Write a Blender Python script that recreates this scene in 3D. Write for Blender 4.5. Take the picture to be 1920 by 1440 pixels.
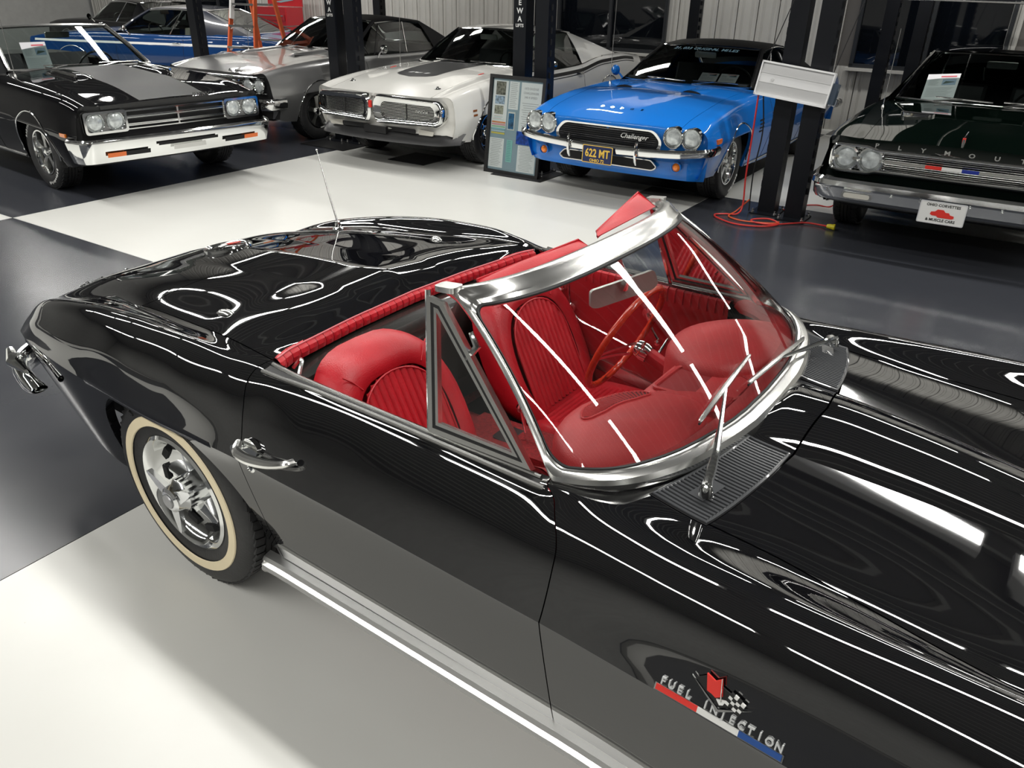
import bpy, bmesh, math, random
import numpy as np
from mathutils import Vector, Matrix
for o in list(bpy.data.objects): bpy.data.objects.remove(o)
SC = bpy.context.scene
COL = SC.collection
pi = math.pi
rnd = random.Random(7)

# ---------------------------------------------------------------- camera
CAMP = (2.03555856, -1.86197359, 1.82639848)
R_ = [[0.8125502, 0.58256722, 0.0194322], [-0.28237341, 0.36424502, 0.88746314], [-0.50992885, 0.72659548, -0.46046886]]
cd = bpy.data.cameras.new('camera'); cam = bpy.data.objects.new('camera', cd); COL.objects.link(cam)
m = Matrix(((R_[0][0], R_[1][0], -R_[2][0], CAMP[0]), (R_[0][1], R_[1][1], -R_[2][1], CAMP[1]), (R_[0][2], R_[1][2], -R_[2][2], CAMP[2]), (0, 0, 0, 1)))
cam.matrix_world = m
cd.sensor_width = 36.0; cd.lens = 1452.24093 / 1920 * 36.0; cd.clip_start = 0.05; cd.clip_end = 200
SC.camera = cam
# ---------------------------------------------------------------- world, lamps, exposure
w = bpy.data.worlds.new('world'); SC.world = w; w.use_nodes = True
w.node_tree.nodes['Background'].inputs[0].default_value = (0.9, 0.95, 1, 1)
w.node_tree.nodes['Background'].inputs[1].default_value = 0.25
SC.view_settings.view_transform = 'Standard'; SC.view_settings.look = 'None'
SC.view_settings.gamma = 1; SC.view_settings.exposure = EXPOSURE = 0.1
SC.view_settings.use_curve_mapping = False
SC.cycles.use_denoising = True
try: SC.cycles.denoiser = 'OPENIMAGEDENOISE'
except Exception: pass
SC.cycles.max_bounces = 9; SC.cycles.diffuse_bounces = 3; SC.cycles.glossy_bounces = 5
SC.cycles.transmission_bounces = 6; SC.cycles.transparent_max_bounces = 12
SC.cycles.sample_clamp_indirect = 6; SC.cycles.caustics_reflective = False; SC.cycles.caustics_refractive = False
CEIL = 4.7
LAMP_ROWS = [(-3.9, 2.0), (0.5, 2.22), (5.0, 2.0), (8.9, 1.73)]      # y, phase of the strips along x
LAMP_POWER = 60
def lamp(x, y, z, L=2.44, W=0.20, p=LAMP_POWER):
    ld = bpy.data.lights.new('strip_light', 'AREA'); ld.shape = 'RECTANGLE'; ld.size = L; ld.size_y = W; ld.energy = p
    ld.color = (1.0, 0.985, 0.94)
    o = bpy.data.objects.new('strip_light', ld); o.location = (x, y, z); COL.objects.link(o); return o
LAMPS = []
for ly, ph in LAMP_ROWS:
    for k in range(-7, 4):
        lx = 2.8 * k + ph
        if lx > 9 or lx < -17: continue
        if ly > 8 and k % 2: pass
        lamp(lx, ly, CEIL - 0.24); LAMPS.append((lx, ly))

# ---------------------------------------------------------------- materials
MATS = {}
def mat(name, col=(.5, .5, .5), rough=.5, metal=0., coat=0., spec=.5, noise=0., nscale=8., emit=None, bump=0., bscale=200., ior=1.5, crough=.03, anis=None):
    if name in MATS: return MATS[name]
    mt = bpy.data.materials.new(name); mt.use_nodes = True; nt = mt.node_tree; b = nt.nodes['Principled BSDF']
    b.inputs['Base Color'].default_value = (*col, 1); b.inputs['Roughness'].default_value = rough
    b.inputs['Metallic'].default_value = metal; b.inputs['Coat Weight'].default_value = coat
    b.inputs['Coat Roughness'].default_value = crough; b.inputs['Specular IOR Level'].default_value = spec; b.inputs['IOR'].default_value = ior
    tc = nt.nodes.new('ShaderNodeTexCoord')
    if noise:
        n = nt.nodes.new('ShaderNodeTexNoise'); n.inputs['Scale'].default_value = nscale; n.inputs['Detail'].default_value = 5
        nt.links.new(tc.outputs['Object'], n.inputs['Vector'])
        r = nt.nodes.new('ShaderNodeMapRange'); r.inputs[1].default_value = .3; r.inputs[2].default_value = .7
        r.inputs[3].default_value = 1 - noise; r.inputs[4].default_value = 1 + noise
        nt.links.new(n.outputs['Fac'], r.inputs[0])
        mx = nt.nodes.new('ShaderNodeVectorMath'); mx.operation = 'SCALE'; mx.inputs[0].default_value = col
        nt.links.new(r.outputs[0], mx.inputs['Scale']); nt.links.new(mx.outputs[0], b.inputs['Base Color'])
    if bump:
        n2 = nt.nodes.new('ShaderNodeTexNoise'); n2.inputs['Scale'].default_value = bscale; n2.inputs['Detail'].default_value = 3
        nt.links.new(tc.outputs['Object'], n2.inputs['Vector'])
        bp = nt.nodes.new('ShaderNodeBump'); bp.inputs['Strength'].default_value = bump; bp.inputs['Distance'].default_value = .004
        nt.links.new(n2.outputs['Fac'], bp.inputs['Height']); nt.links.new(bp.outputs[0], b.inputs['Normal'])
    if emit:
        b.inputs['Emission Color'].default_value = (*emit[0], 1); b.inputs['Emission Strength'].default_value = emit[1]
    MATS[name] = mt; return mt
def glass(name, tint=(.95, .97, .96), refl=1.5):
    if name in MATS: return MATS[name]
    mt = bpy.data.materials.new(name); mt.use_nodes = True; nt = mt.node_tree; nt.nodes.clear()
    out = nt.nodes.new('ShaderNodeOutputMaterial'); tr = nt.nodes.new('ShaderNodeBsdfTransparent'); gl = nt.nodes.new('ShaderNodeBsdfGlossy')
    gl.inputs['Roughness'].default_value = .015; tr.inputs[0].default_value = (*tint, 1)
    fr = nt.nodes.new('ShaderNodeFresnel'); fr.inputs['IOR'].default_value = refl
    mx = nt.nodes.new('ShaderNodeMixShader'); nt.links.new(fr.outputs[0], mx.inputs[0]); nt.links.new(tr.outputs[0], mx.inputs[1]); nt.links.new(gl.outputs[0], mx.inputs[2])
    nt.links.new(mx.outputs[0], out.inputs['Surface']); MATS[name] = mt; return mt
BLACK = mat('black_paint', (.003, .003, .004), .5, coat=1., spec=0., ior=1.45, crough=.02)
MATS['black_paint'].node_tree.nodes['Principled BSDF'].inputs['Coat IOR'].default_value = 2.6
CHROME = mat('chrome', (.86, .87, .86), .07, metal=1.)
STAIN = mat('brushed_stainless', (.80, .80, .78), .20, metal=1., noise=.05)
CHROMES = mat('satin_chrome', (.78, .78, .76), .22, metal=1.)
ALU = mat('polished_aluminium', (.82, .83, .84), .12, metal=1., noise=.05)
RUB = mat('rubber', (.012, .012, .013), .55, noise=.2, nscale=30)
TIRE = mat('tire_rubber', (.018, .018, .019), .5, noise=.25, nscale=20, bump=.2, bscale=120)
WWALL = mat('whitewall', (.90, .78, .54), .6, noise=.04)
REDL = mat('red_vinyl', (.50, .012, .022), .36, noise=.12, nscale=9, bump=.25, bscale=260)
REDP = mat('red_dash_pad', (.62, .055, .06), .42, noise=.1, nscale=7, bump=.3, bscale=320)
REDC = mat('red_carpet', (.20, .008, .01), .9, noise=.35, nscale=90, bump=.8, bscale=300)
REDW = mat('orange_red_wheel', (.62, .04, .012), .25, coat=.6)
DARK = mat('dark_cavity', (.006, .006, .007), .8)
SATB = mat('satin_black', (.012, .012, .013), .38, noise=.15)
GLS = glass('windshield_glass', refl=1.75); BLACK2 = mat('black_lacquer', (.003, .003, .004), .5, coat=1., spec=0., ior=1.45, crough=.02)
GLS2 = glass('tinted_glass', (.62, .70, .68)); GLSD = glass('dark_glass', (.30, .34, .34))
WHITEP = mat('white_print', (.8, .8, .78), .5); BLACKP = mat('black_print', (.01, .01, .01), .5)
REDPR = mat('red_print', (.75, .04, .03), .4); BLUEP = mat('blue_print', (.02, .08, .30), .4)

# ---------------------------------------------------------------- object helpers
def tag(o, label=None, cat=None, group=None, kind=None):
    if label: o['label'] = label
    if cat: o['category'] = cat
    if group: o['group'] = group
    if kind: o['kind'] = kind
    return o
def thing(name, label, cat, loc=(0, 0, 0), rz=0, group=None):
    o = bpy.data.objects.new(name, None); COL.objects.link(o); o.location = loc; o.rotation_euler = (0, 0, rz)
    o.empty_display_size = .2
    return tag(o, label, cat, group)
class MB:
    def __init__(s): s.v = []; s.f = []; s.m = []
    def add(s, vs, fs, mi=0):
        n = len(s.v); s.v += [tuple(p) for p in vs]; s.f += [tuple(i + n for i in f) for f in fs]; s.m += [mi] * len(fs); return s
    def box(s, c, d, rot=None, mi=0, bev=0):
        x, y, z = d[0] / 2, d[1] / 2, d[2] / 2
        if bev:
            e = bev; vs = []; 
            # bevelled along vertical edges
            for zz in (-z, z):
                for sx, sy in ((1, 1), (-1, 1), (-1, -1), (1, -1)):
                    a = [(sx * (x - e), sy * y), (sx * x, sy * (y - e))]
                    if sx * sy > 0: a = a[::-1]
                    vs += [(p[0], p[1], zz) for p in a]
            fs = [tuple(range(7, -1, -1)), tuple(range(8, 16))] + [(i, (i + 1) % 8, 8 + (i + 1) % 8, 8 + i) for i in range(8)]
        else:
            vs = [(-x, -y, -z), (x, -y, -z), (x, y, -z), (-x, y, -z), (-x, -y, z), (x, -y, z), (x, y, z), (-x, y, z)]
            fs = [(3, 2, 1, 0), (4, 5, 6, 7), (0, 1, 5, 4), (1, 2, 6, 5), (2, 3, 7, 6), (3, 0, 4, 7)]
        M = rot if rot is not None else Matrix.Identity(3)
        s.add([M @ Vector(p) + Vector(c) for p in vs], fs, mi); return s
    def tube(s, path, r, n=8, closed=False, mi=0, cap=True):
        P = [Vector(p) for p in path]; k = len(P); rr = r if hasattr(r, '__len__') else [r] * k
        T = []
        for i in range(k):
            a = P[(i - 1) % k] if (closed or i > 0) else P[i]; b = P[(i + 1) % k] if (closed or i < k - 1) else P[i]
            t = (b - a); T.append(t.normalized() if t.length > 1e-9 else Vector((0, 0, 1)))
        u = Vector((0, 0, 1)) if abs(T[0].z) < .9 else Vector((1, 0, 0))
        vs = []
        for i in range(k):
            u = (u - T[i] * u.dot(T[i])); u.normalize(); w_ = T[i].cross(u)
            for j in range(n):
                a = 2 * pi * j / n; vs.append(P[i] + (u * math.cos(a) + w_ * math.sin(a)) * rr[i])
        fs = []
        for i in range(k if closed else k - 1):
            i2 = (i + 1) % k
            for j in range(n): fs.append((i * n + j, i * n + (j + 1) % n, i2 * n + (j + 1) % n, i2 * n + j))
        if cap and not closed: fs += [tuple(range(n))[::-1], tuple((k - 1) * n + j for j in range(n))]
        s.add(vs, fs, mi); return s
    def lathe(s, prof, c=(0, 0, 0), axis='y', n=32, mi=0, a0=0, a1=2 * pi, M=None):
        full = abs(a1 - a0 - 2 * pi) < 1e-6; k = len(prof); vs = []; m_ = n if full else n + 1
        for i in range(m_):
            a = a0 + (a1 - a0) * i / n
            for (r, h) in prof:
                p = {'y': (r * math.cos(a), h, r * math.sin(a)), 'z': (r * math.cos(a), r * math.sin(a), h), 'x': (h, r * math.cos(a), r * math.sin(a))}[axis]
                p = Vector(p)
                if M is not None: p = M @ p
                vs.append(p + Vector(c))
        fs = []
        for i in range(n):
            i2 = (i + 1) % m_
            for j in range(k - 1): fs.append((i * k + j, i * k + j + 1, i2 * k + j + 1, i2 * k + j))
        s.add(vs, fs, mi); return s
    def grid(s, rows, closed=False, mi=0, flip=False):
        k = len(rows[0]); n0 = len(rows); fs = []
        for i in range(n0 - 1):
            for j in range(k if closed else k - 1):
                q = (i * k + j, i * k + (j + 1) % k, (i + 1) * k + (j + 1) % k, (i + 1) * k + j)
                fs.append(q[::-1] if flip else q)
        s.add([p for r in rows for p in r], fs, mi); return s
    def prism(s, poly, O, U, V, d, mi=0):
        # polygon in plane (O,U,V) pushed by vector d
        O, U, V, d = Vector(O), Vector(U), Vector(V), Vector(d); n = len(poly)
        a = [O + U * p[0] + V * p[1] for p in poly]
        s.add(a + [p + d for p in a], [tuple(range(n))[::-1], tuple(range(n, 2 * n))] + [(i, (i + 1) % n, n + (i + 1) % n, n + i) for i in range(n)], mi); return s
    def mirror(s):
        n = len(s.v); s.v += [(p[0], -p[1], p[2]) for p in s.v]; s.f += [tuple(i + n for i in f)[::-1] for f in s.f]; s.m += list(s.m); return s
    def build(s, name, mats, parent=None, smooth=30, merge=0, weld_normals=True, label=None):
        me = bpy.data.meshes.new(name); me.from_pydata(s.v, [], s.f); 
        if not isinstance(mats, (list, tuple)): mats = [mats]
        for q in mats: me.materials.append(q)
        if len(mats) > 1: me.polygons.foreach_set('material_index', s.m)
        bm = bmesh.new(); bm.from_mesh(me)
        if merge: bmesh.ops.remove_doubles(bm, verts=bm.verts, dist=merge)
        bmesh.ops.recalc_face_normals(bm, faces=bm.faces)
        bm.to_mesh(me); bm.free()
        if smooth:
            me.polygons.foreach_set('use_smooth', [True] * len(me.polygons))
            me.set_sharp_from_angle(angle=math.radians(smooth))
        o = bpy.data.objects.new(name, me); COL.objects.link(o)
        if parent is not None: o.parent = parent
        if label: o['label'] = label
        return o
def rotm(ax, a): return Matrix.Rotation(a, 3, ax)
def basis(x, y, z): return Matrix((x, y, z)).transposed()
def dup(root, loc=None, rz=None, label=None, group=None):
    r = root.copy(); COL.objects.link(r)
    if loc is not None: r.location = loc
    if rz is not None: r.rotation_euler = (0, 0, rz)
    if label: r['label'] = label
    if group: r['group'] = group
    for ch in list(root.children):
        c = ch.copy(); COL.objects.link(c); c.parent = r
        for g in list(ch.children):
            d = g.copy(); COL.objects.link(d); d.parent = c
    return r
def text_mesh(txt, size, depth=.002, bold=0., spacing=1., shear=0., squash=1.):
    """flat lettering as (verts, faces), centred on x, baseline 0, in local x/y with thickness z"""
    cu = bpy.data.curves.new('t', 'FONT'); cu.body = txt; cu.size = size; cu.extrude = depth / 2; cu.offset = bold; cu.space_character = spacing
    cu.shear = shear; cu.resolution_u = 2; cu.align_x = 'CENTER'
    o = bpy.data.objects.new('t', cu); COL.objects.link(o)
    me = o.to_mesh(); vs = [(v.co.x * squash, v.co.y, v.co.z) for v in me.vertices]; fs = [tuple(p.vertices) for p in me.polygons]
    o.to_mesh_clear(); bpy.data.objects.remove(o); bpy.data.curves.remove(cu)
    return vs, fs
def put_text(mb, txt, size, O, U, V, mi=0, **k):
    U = Vector(U).normalized(); V = Vector(V); V = (V - U * V.dot(U)).normalized(); N = U.cross(V)
    vs, fs = text_mesh(txt, size, **k); O = Vector(O)
    mb.add([O + U * v[0] + V * v[1] + N * v[2] for v in vs], fs, mi); return mb
def pchip(xs, ys):
    xs = np.array(xs, float); ys = np.array(ys, float); h = np.diff(xs); d = np.diff(ys) / h; n = len(xs); mm = np.zeros(n)
    for i in range(1, n - 1):
        if d[i - 1] * d[i] > 0:
            w1 = 2 * h[i] + h[i - 1]; w2 = h[i] + 2 * h[i - 1]; mm[i] = (w1 + w2) / (w1 / d[i - 1] + w2 / d[i])
    mm[0] = d[0]; mm[-1] = d[-1]
    xs_ = xs.tolist(); ys_ = ys.tolist(); ml = mm.tolist()
    import bisect
    def f(x):
        if x <= xs_[0]: return ys_[0] + ml[0] * (x - xs_[0]) * .3
        if x >= xs_[-1]: return ys_[-1] + ml[-1] * (x - xs_[-1]) * .3
        i = bisect.bisect_right(xs_, x) - 1; H = xs_[i + 1] - xs_[i]; t = (x - xs_[i]) / H
        return (ys_[i] * (1 + 2 * t) * (1 - t) ** 2 + ml[i] * H * t * (1 - t) ** 2 + ys_[i + 1] * t * t * (3 - 2 * t) + ml[i + 1] * H * t * t * (t - 1))
    return f
def tab(*rows):
    """(x, y, z) stations -> functions y(x), z(x)"""
    xs = [r[0] for r in rows]; return pchip(xs, [r[1] for r in rows]), pchip(xs, [r[2] for r in rows])
def cr(P, t):
    """Catmull-Rom through points P at parameter t in 0..len-1"""
    n = len(P) - 1; t = min(max(t, 0), n); i = min(int(t), n - 1); f = t - i
    p1, p2 = P[i], P[i + 1]
    p0 = P[i - 1] if i > 0 else tuple(2 * a - b for a, b in zip(p1, p2))
    p3 = P[i + 2] if i + 2 <= n else tuple(2 * b - a for a, b in zip(p1, p2))
    return tuple(.5 * (2 * b + (c - a) * f + (2 * a - 5 * b + 4 * c - d) * f * f + (3 * b - a - 3 * c + d) * f ** 3) for a, b, c, d in zip(p0, p1, p2, p3))
def crpath(P, n, closed=False):
    if closed:
        Q = [P[-1]] + list(P) + [P[0], P[1]]; return [cr(Q, 1 + len(P) * i / n) for i in range(n)]
    return [cr(P, (len(P) - 1) * i / (n - 1)) for i in range(n)]
def roundpoly(pts, r, n=4):
    """round the corners of a 2-D polygon"""
    out = []; k = len(pts)
    for i in range(k):
        p = Vector(pts[i]); a = (Vector(pts[i - 1]) - p); b = (Vector(pts[(i + 1) % k]) - p)
        rr = min(r, a.length * .45, b.length * .45); a = p + a.normalized() * rr; b = p + b.normalized() * rr
        for j in range(n + 1):
            t = j / n; out.append(tuple(a * (1 - t) ** 2 + p * 2 * t * (1 - t) + b * t * t))
    return out
# ================================================================ the hall
GA, GT = (-5.040, .9127), .0389          # one corner of the painted floor squares and their turn
GU = Vector((math.cos(GT), math.sin(GT), 0)); GV = Vector((-math.sin(GT), math.cos(GT), 0)); GS = 4.44
def gp(u, v, z=0): return Vector((GA[0], GA[1], z)) + GU * u + GV * v
def floor_mat(name, col, rough, dirt, dcol):
    mt = mat(name, col, rough); nt = mt.node_tree; b = nt.nodes['Principled BSDF']; L = nt.links
    tc = nt.nodes.new('ShaderNodeTexCoord')
    n1 = nt.nodes.new('ShaderNodeTexNoise'); n1.inputs['Scale'].default_value = 1.3; n1.inputs['Detail'].default_value = 8; n1.inputs['Roughness'].default_value = .6
    L.new(tc.outputs['Object'], n1.inputs['Vector'])
    r1 = nt.nodes.new('ShaderNodeMapRange'); r1.inputs[1].default_value = .35; r1.inputs[2].default_value = .75; r1.inputs[3].default_value = 0; r1.inputs[4].default_value = dirt
    L.new(n1.outputs['Fac'], r1.inputs[0])
    # specks and scuffs
    mp = nt.nodes.new('ShaderNodeMapping'); mp.inputs['Scale'].default_value = (9, 22, 1); mp.inputs['Rotation'].default_value = (0, 0, .7)
    L.new(tc.outputs['Object'], mp.inputs[0])
    n2 = nt.nodes.new('ShaderNodeTexNoise'); n2.inputs['Scale'].default_value = 1.0; n2.inputs['Detail'].default_value = 4
    L.new(mp.outputs[0], n2.inputs['Vector'])
    r2 = nt.nodes.new('ShaderNodeMapRange'); r2.inputs[1].default_value = .66; r2.inputs[2].default_value = .80; r2.inputs[4].default_value = .35
    L.new(n2.outputs['Fac'], r2.inputs[0])
    n3 = nt.nodes.new('ShaderNodeTexNoise'); n3.inputs['Scale'].default_value = 38; n3.inputs['Detail'].default_value = 1
    L.new(tc.outputs['Object'], n3.inputs['Vector'])
    r3 = nt.nodes.new('ShaderNodeMapRange'); r3.inputs[1].default_value = .80; r3.inputs[2].default_value = .83; r3.inputs[4].default_value = .9
    L.new(n3.outputs['Fac'], r3.inputs[0])
    a = nt.nodes.new('ShaderNodeMath'); a.operation = 'MAXIMUM'; L.new(r1.outputs[0], a.inputs[0]); L.new(r2.outputs[0], a.inputs[1])
    a2 = nt.nodes.new('ShaderNodeMath'); a2.operation = 'MAXIMUM'; L.new(a.outputs[0], a2.inputs[0]); L.new(r3.outputs[0], a2.inputs[1])
    mx = nt.nodes.new('ShaderNodeMix'); mx.data_type = 'RGBA'; mx.inputs[6].default_value = (*col, 1); mx.inputs[7].default_value = (*dcol, 1)
    L.new(a2.outputs[0], mx.inputs[0]); L.new(mx.outputs[2], b.inputs['Base Color'])
    rr = nt.nodes.new('ShaderNodeMapRange'); rr.inputs[1].default_value = .3; rr.inputs[2].default_value = .7; rr.inputs[3].default_value = rough - .02; rr.inputs[4].default_value = rough + .04
    L.new(n1.outputs['Fac'], rr.inputs[0]); L.new(rr.outputs[0], b.inputs['Roughness'])
    return mt
FW = floor_mat('white_epoxy', (.72, .72, .685), .30, .25, (.60, .585, .55))
FD = floor_mat('dark_epoxy', (.040, .043, .052), .22, .25, (.05, .052, .058))
CEILM = mat('ceiling_steel', (.12, .12, .12), .55); WALLM = mat('galvanised_wall', (.50, .49, .46), .42, metal=.25, noise=.1, nscale=2)
WALLD = mat('wall_seam', (.16, .15, .14), .5, metal=.3)
fl = MB().box((-4, 2.8, -.06), (32, 24, .08)).build('floor', mat('concrete', (.25, .25, .24), .7, noise=.1), smooth=0); tag(fl, kind='structure')
for i in range(-4, 4):
    for j in range(-3, 3):
        c = gp((i + .5) * GS, (j + .5) * GS, -.010)
        if not (-21 < c.x < 11.5 and -9 < c.y < 14.5): continue
        b = MB(); b.box(c, (GS - .004, GS - .004, .02), rot=rotm('Z', GT))
        b.build('floor_tile', FW if (i + j) % 2 == 0 else FD, fl, smooth=0)
# walls of ribbed steel sheet: far wall behind the cars, the others close the hall
WY = 9.35                                       # far wall, in floor-grid v
def sheet(name, P0, D, N, length, z0, z1, holes=(), parent=None):
    """vertical sheet panels side by side, each a part; holes = (s0, s1, z0, z1)"""
    n = int(length / .305); s = 0
    base = MB().prism([(0, z0), (length, z0), (length, z1), (0, z1)] if not holes else [(0, z0), (length, z0), (length, z1), (0, z1)], Vector(P0) - N * .05, D, (0, 0, 1), -N * .04)
    wl = base.build(name, WALLD, smooth=0); tag(wl, kind='structure')
    protos = {}
    for k in range(n):
        s0 = k * .305; segs = [(z0, z1)]
        for h in holes:
            if s0 + .29 > h[0] and s0 < h[1]: segs = [(z0, h[2]), (h[3], z1)]
        for (a, b_) in segs:
            if b_ - a < .05: continue
            key = (round(a, 2), round(b_, 2))
            if key not in protos:
                m_ = MB(); prof = [(0, -.045), (0, -.012), (.03, 0), (.05, .0), (.06, -.012), (.09, -.012), (.10, -.002), (.19, -.002), (.20, -.012), (.23, -.012), (.24, 0), (.265, 0), (.293, -.012), (.293, -.045)]
                m_.grid([[Vector((p[0], 0, a)) + Vector((0, p[1], 0)) for p in prof], [Vector((p[0], 0, b_)) + Vector((0, p[1], 0)) for p in prof]])
                o = m_.build('wall_panel', WALLM, wl, smooth=0); protos[key] = o
            else: o = protos[key].copy(); COL.objects.link(o)
            # local x -> D, local y -> N
            o.matrix_parent_inverse = Matrix.Identity(4)
            M = Matrix((( D[0], N[0], 0, P0[0] + D[0] * s0), (D[1], N[1], 0, P0[1] + D[1] * s0), (0, 0, 1, 0), (0, 0, 0, 1)))
            o.matrix_local = M
    return wl
W0 = gp(-14, WY); WINS = ((4.0, 5.8), (13.75, 15.45), (18.5, 20.1), (20.7, 22.3)); wall = sheet('wall_back', W0, GU, -GV, 27.5, 0, CEIL, holes=tuple((a, b_, .87, 2.6) for a, b_ in WINS))
FRAMEM = mat('dark_window_frame', (.02, .022, .025), .35); NIGHT = mat('night_glass', (.003, .004, .006), .03, coat=0, spec=.8)
for k, (s0, s1) in enumerate(WINS):
    O = W0 + GU * (s0 - .02) + GV * .02; wd = s1 - s0 + .26
    t = MB(); 
    for (a, b_, c_, d_) in ((0, wd, .86, .91), (0, wd, 2.56, 2.62), (0, .05, .88, 2.6), (wd - .05, wd, .88, 2.6), (wd / 2 - .025, wd / 2 + .025, .88, 2.6)):
        t.prism([(a, c_), (b_, c_), (b_, d_), (a, d_)], O, GU, (0, 0, 1), -GV * .07)
    wn = t.build('window_%d' % (k + 1), FRAMEM, smooth=0); tag(wn, kind='structure')
    for a in (0.05, wd / 2 + .02): MB().prism([(a, .90), (a + wd / 2 - .08, .90), (a + wd / 2 - .08, 2.57), (a, 2.57)], O - GV * .01, GU, (0, 0, 1), -GV * .012).build('window_pane', NIGHT, wn, smooth=0)
    MB().prism([(-.04, .82), (wd + .04, .82), (wd + .04, .86), (-.04, .86)], O, GU, (0, 0, 1), -GV * .12).build('window_sill', WALLM, wn, smooth=0)
for nm, c, d in (('wall_left', (-19.6, 2.8, CEIL / 2), (.1, 24, CEIL)), ('wall_right', (11.6, 2.8, CEIL / 2), (.1, 24, CEIL)), ('wall_front', (-4, -9.0, CEIL / 2), (32, .1, CEIL))):
    tag(MB().box(c, d).build(nm, mat('painted_wall', (.32, .32, .31), .6, noise=.05), smooth=0), kind='structure')
# ceiling with raised seams running along x
cm = MB().box((-4, 2.8, CEIL + .05), (32, 24, .1))
ce = cm.build('ceiling', CEILM, smooth=0); tag(ce, kind='structure')
RIBM = mat('ceiling_seam', (.32, .32, .31), .5)
rb = MB()
for k in range(60): rb.box((-4, -8.8 + k * .4, CEIL - .02), (31.5, .05, .05))
tag(rb.build('ceiling_seams', RIBM, ce, smooth=0), kind='stuff')
# lamp housings
hp = None
HOUS = mat('white_enamel', (.85, .85, .85), .3)
for k, (lx, ly) in enumerate(LAMPS):
    if hp is None:
        hp = thing('ceiling_light', 'white strip light under the ceiling', 'light', (lx, ly, CEIL - .22), group='strip lights under the ceiling')
        MB().box((0, 0, .05), (2.5, .30, .06)).build('housing', HOUS, hp, smooth=0)
        MB().tube([(-1.0, 0, .08), (-1.0, 0, .215)], .006).tube([(1.0, 0, .08), (1.0, 0, .215)], .006).build('hanger', CHROMES, hp)
    else: dup(hp, (lx, ly, CEIL - .22))
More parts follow.
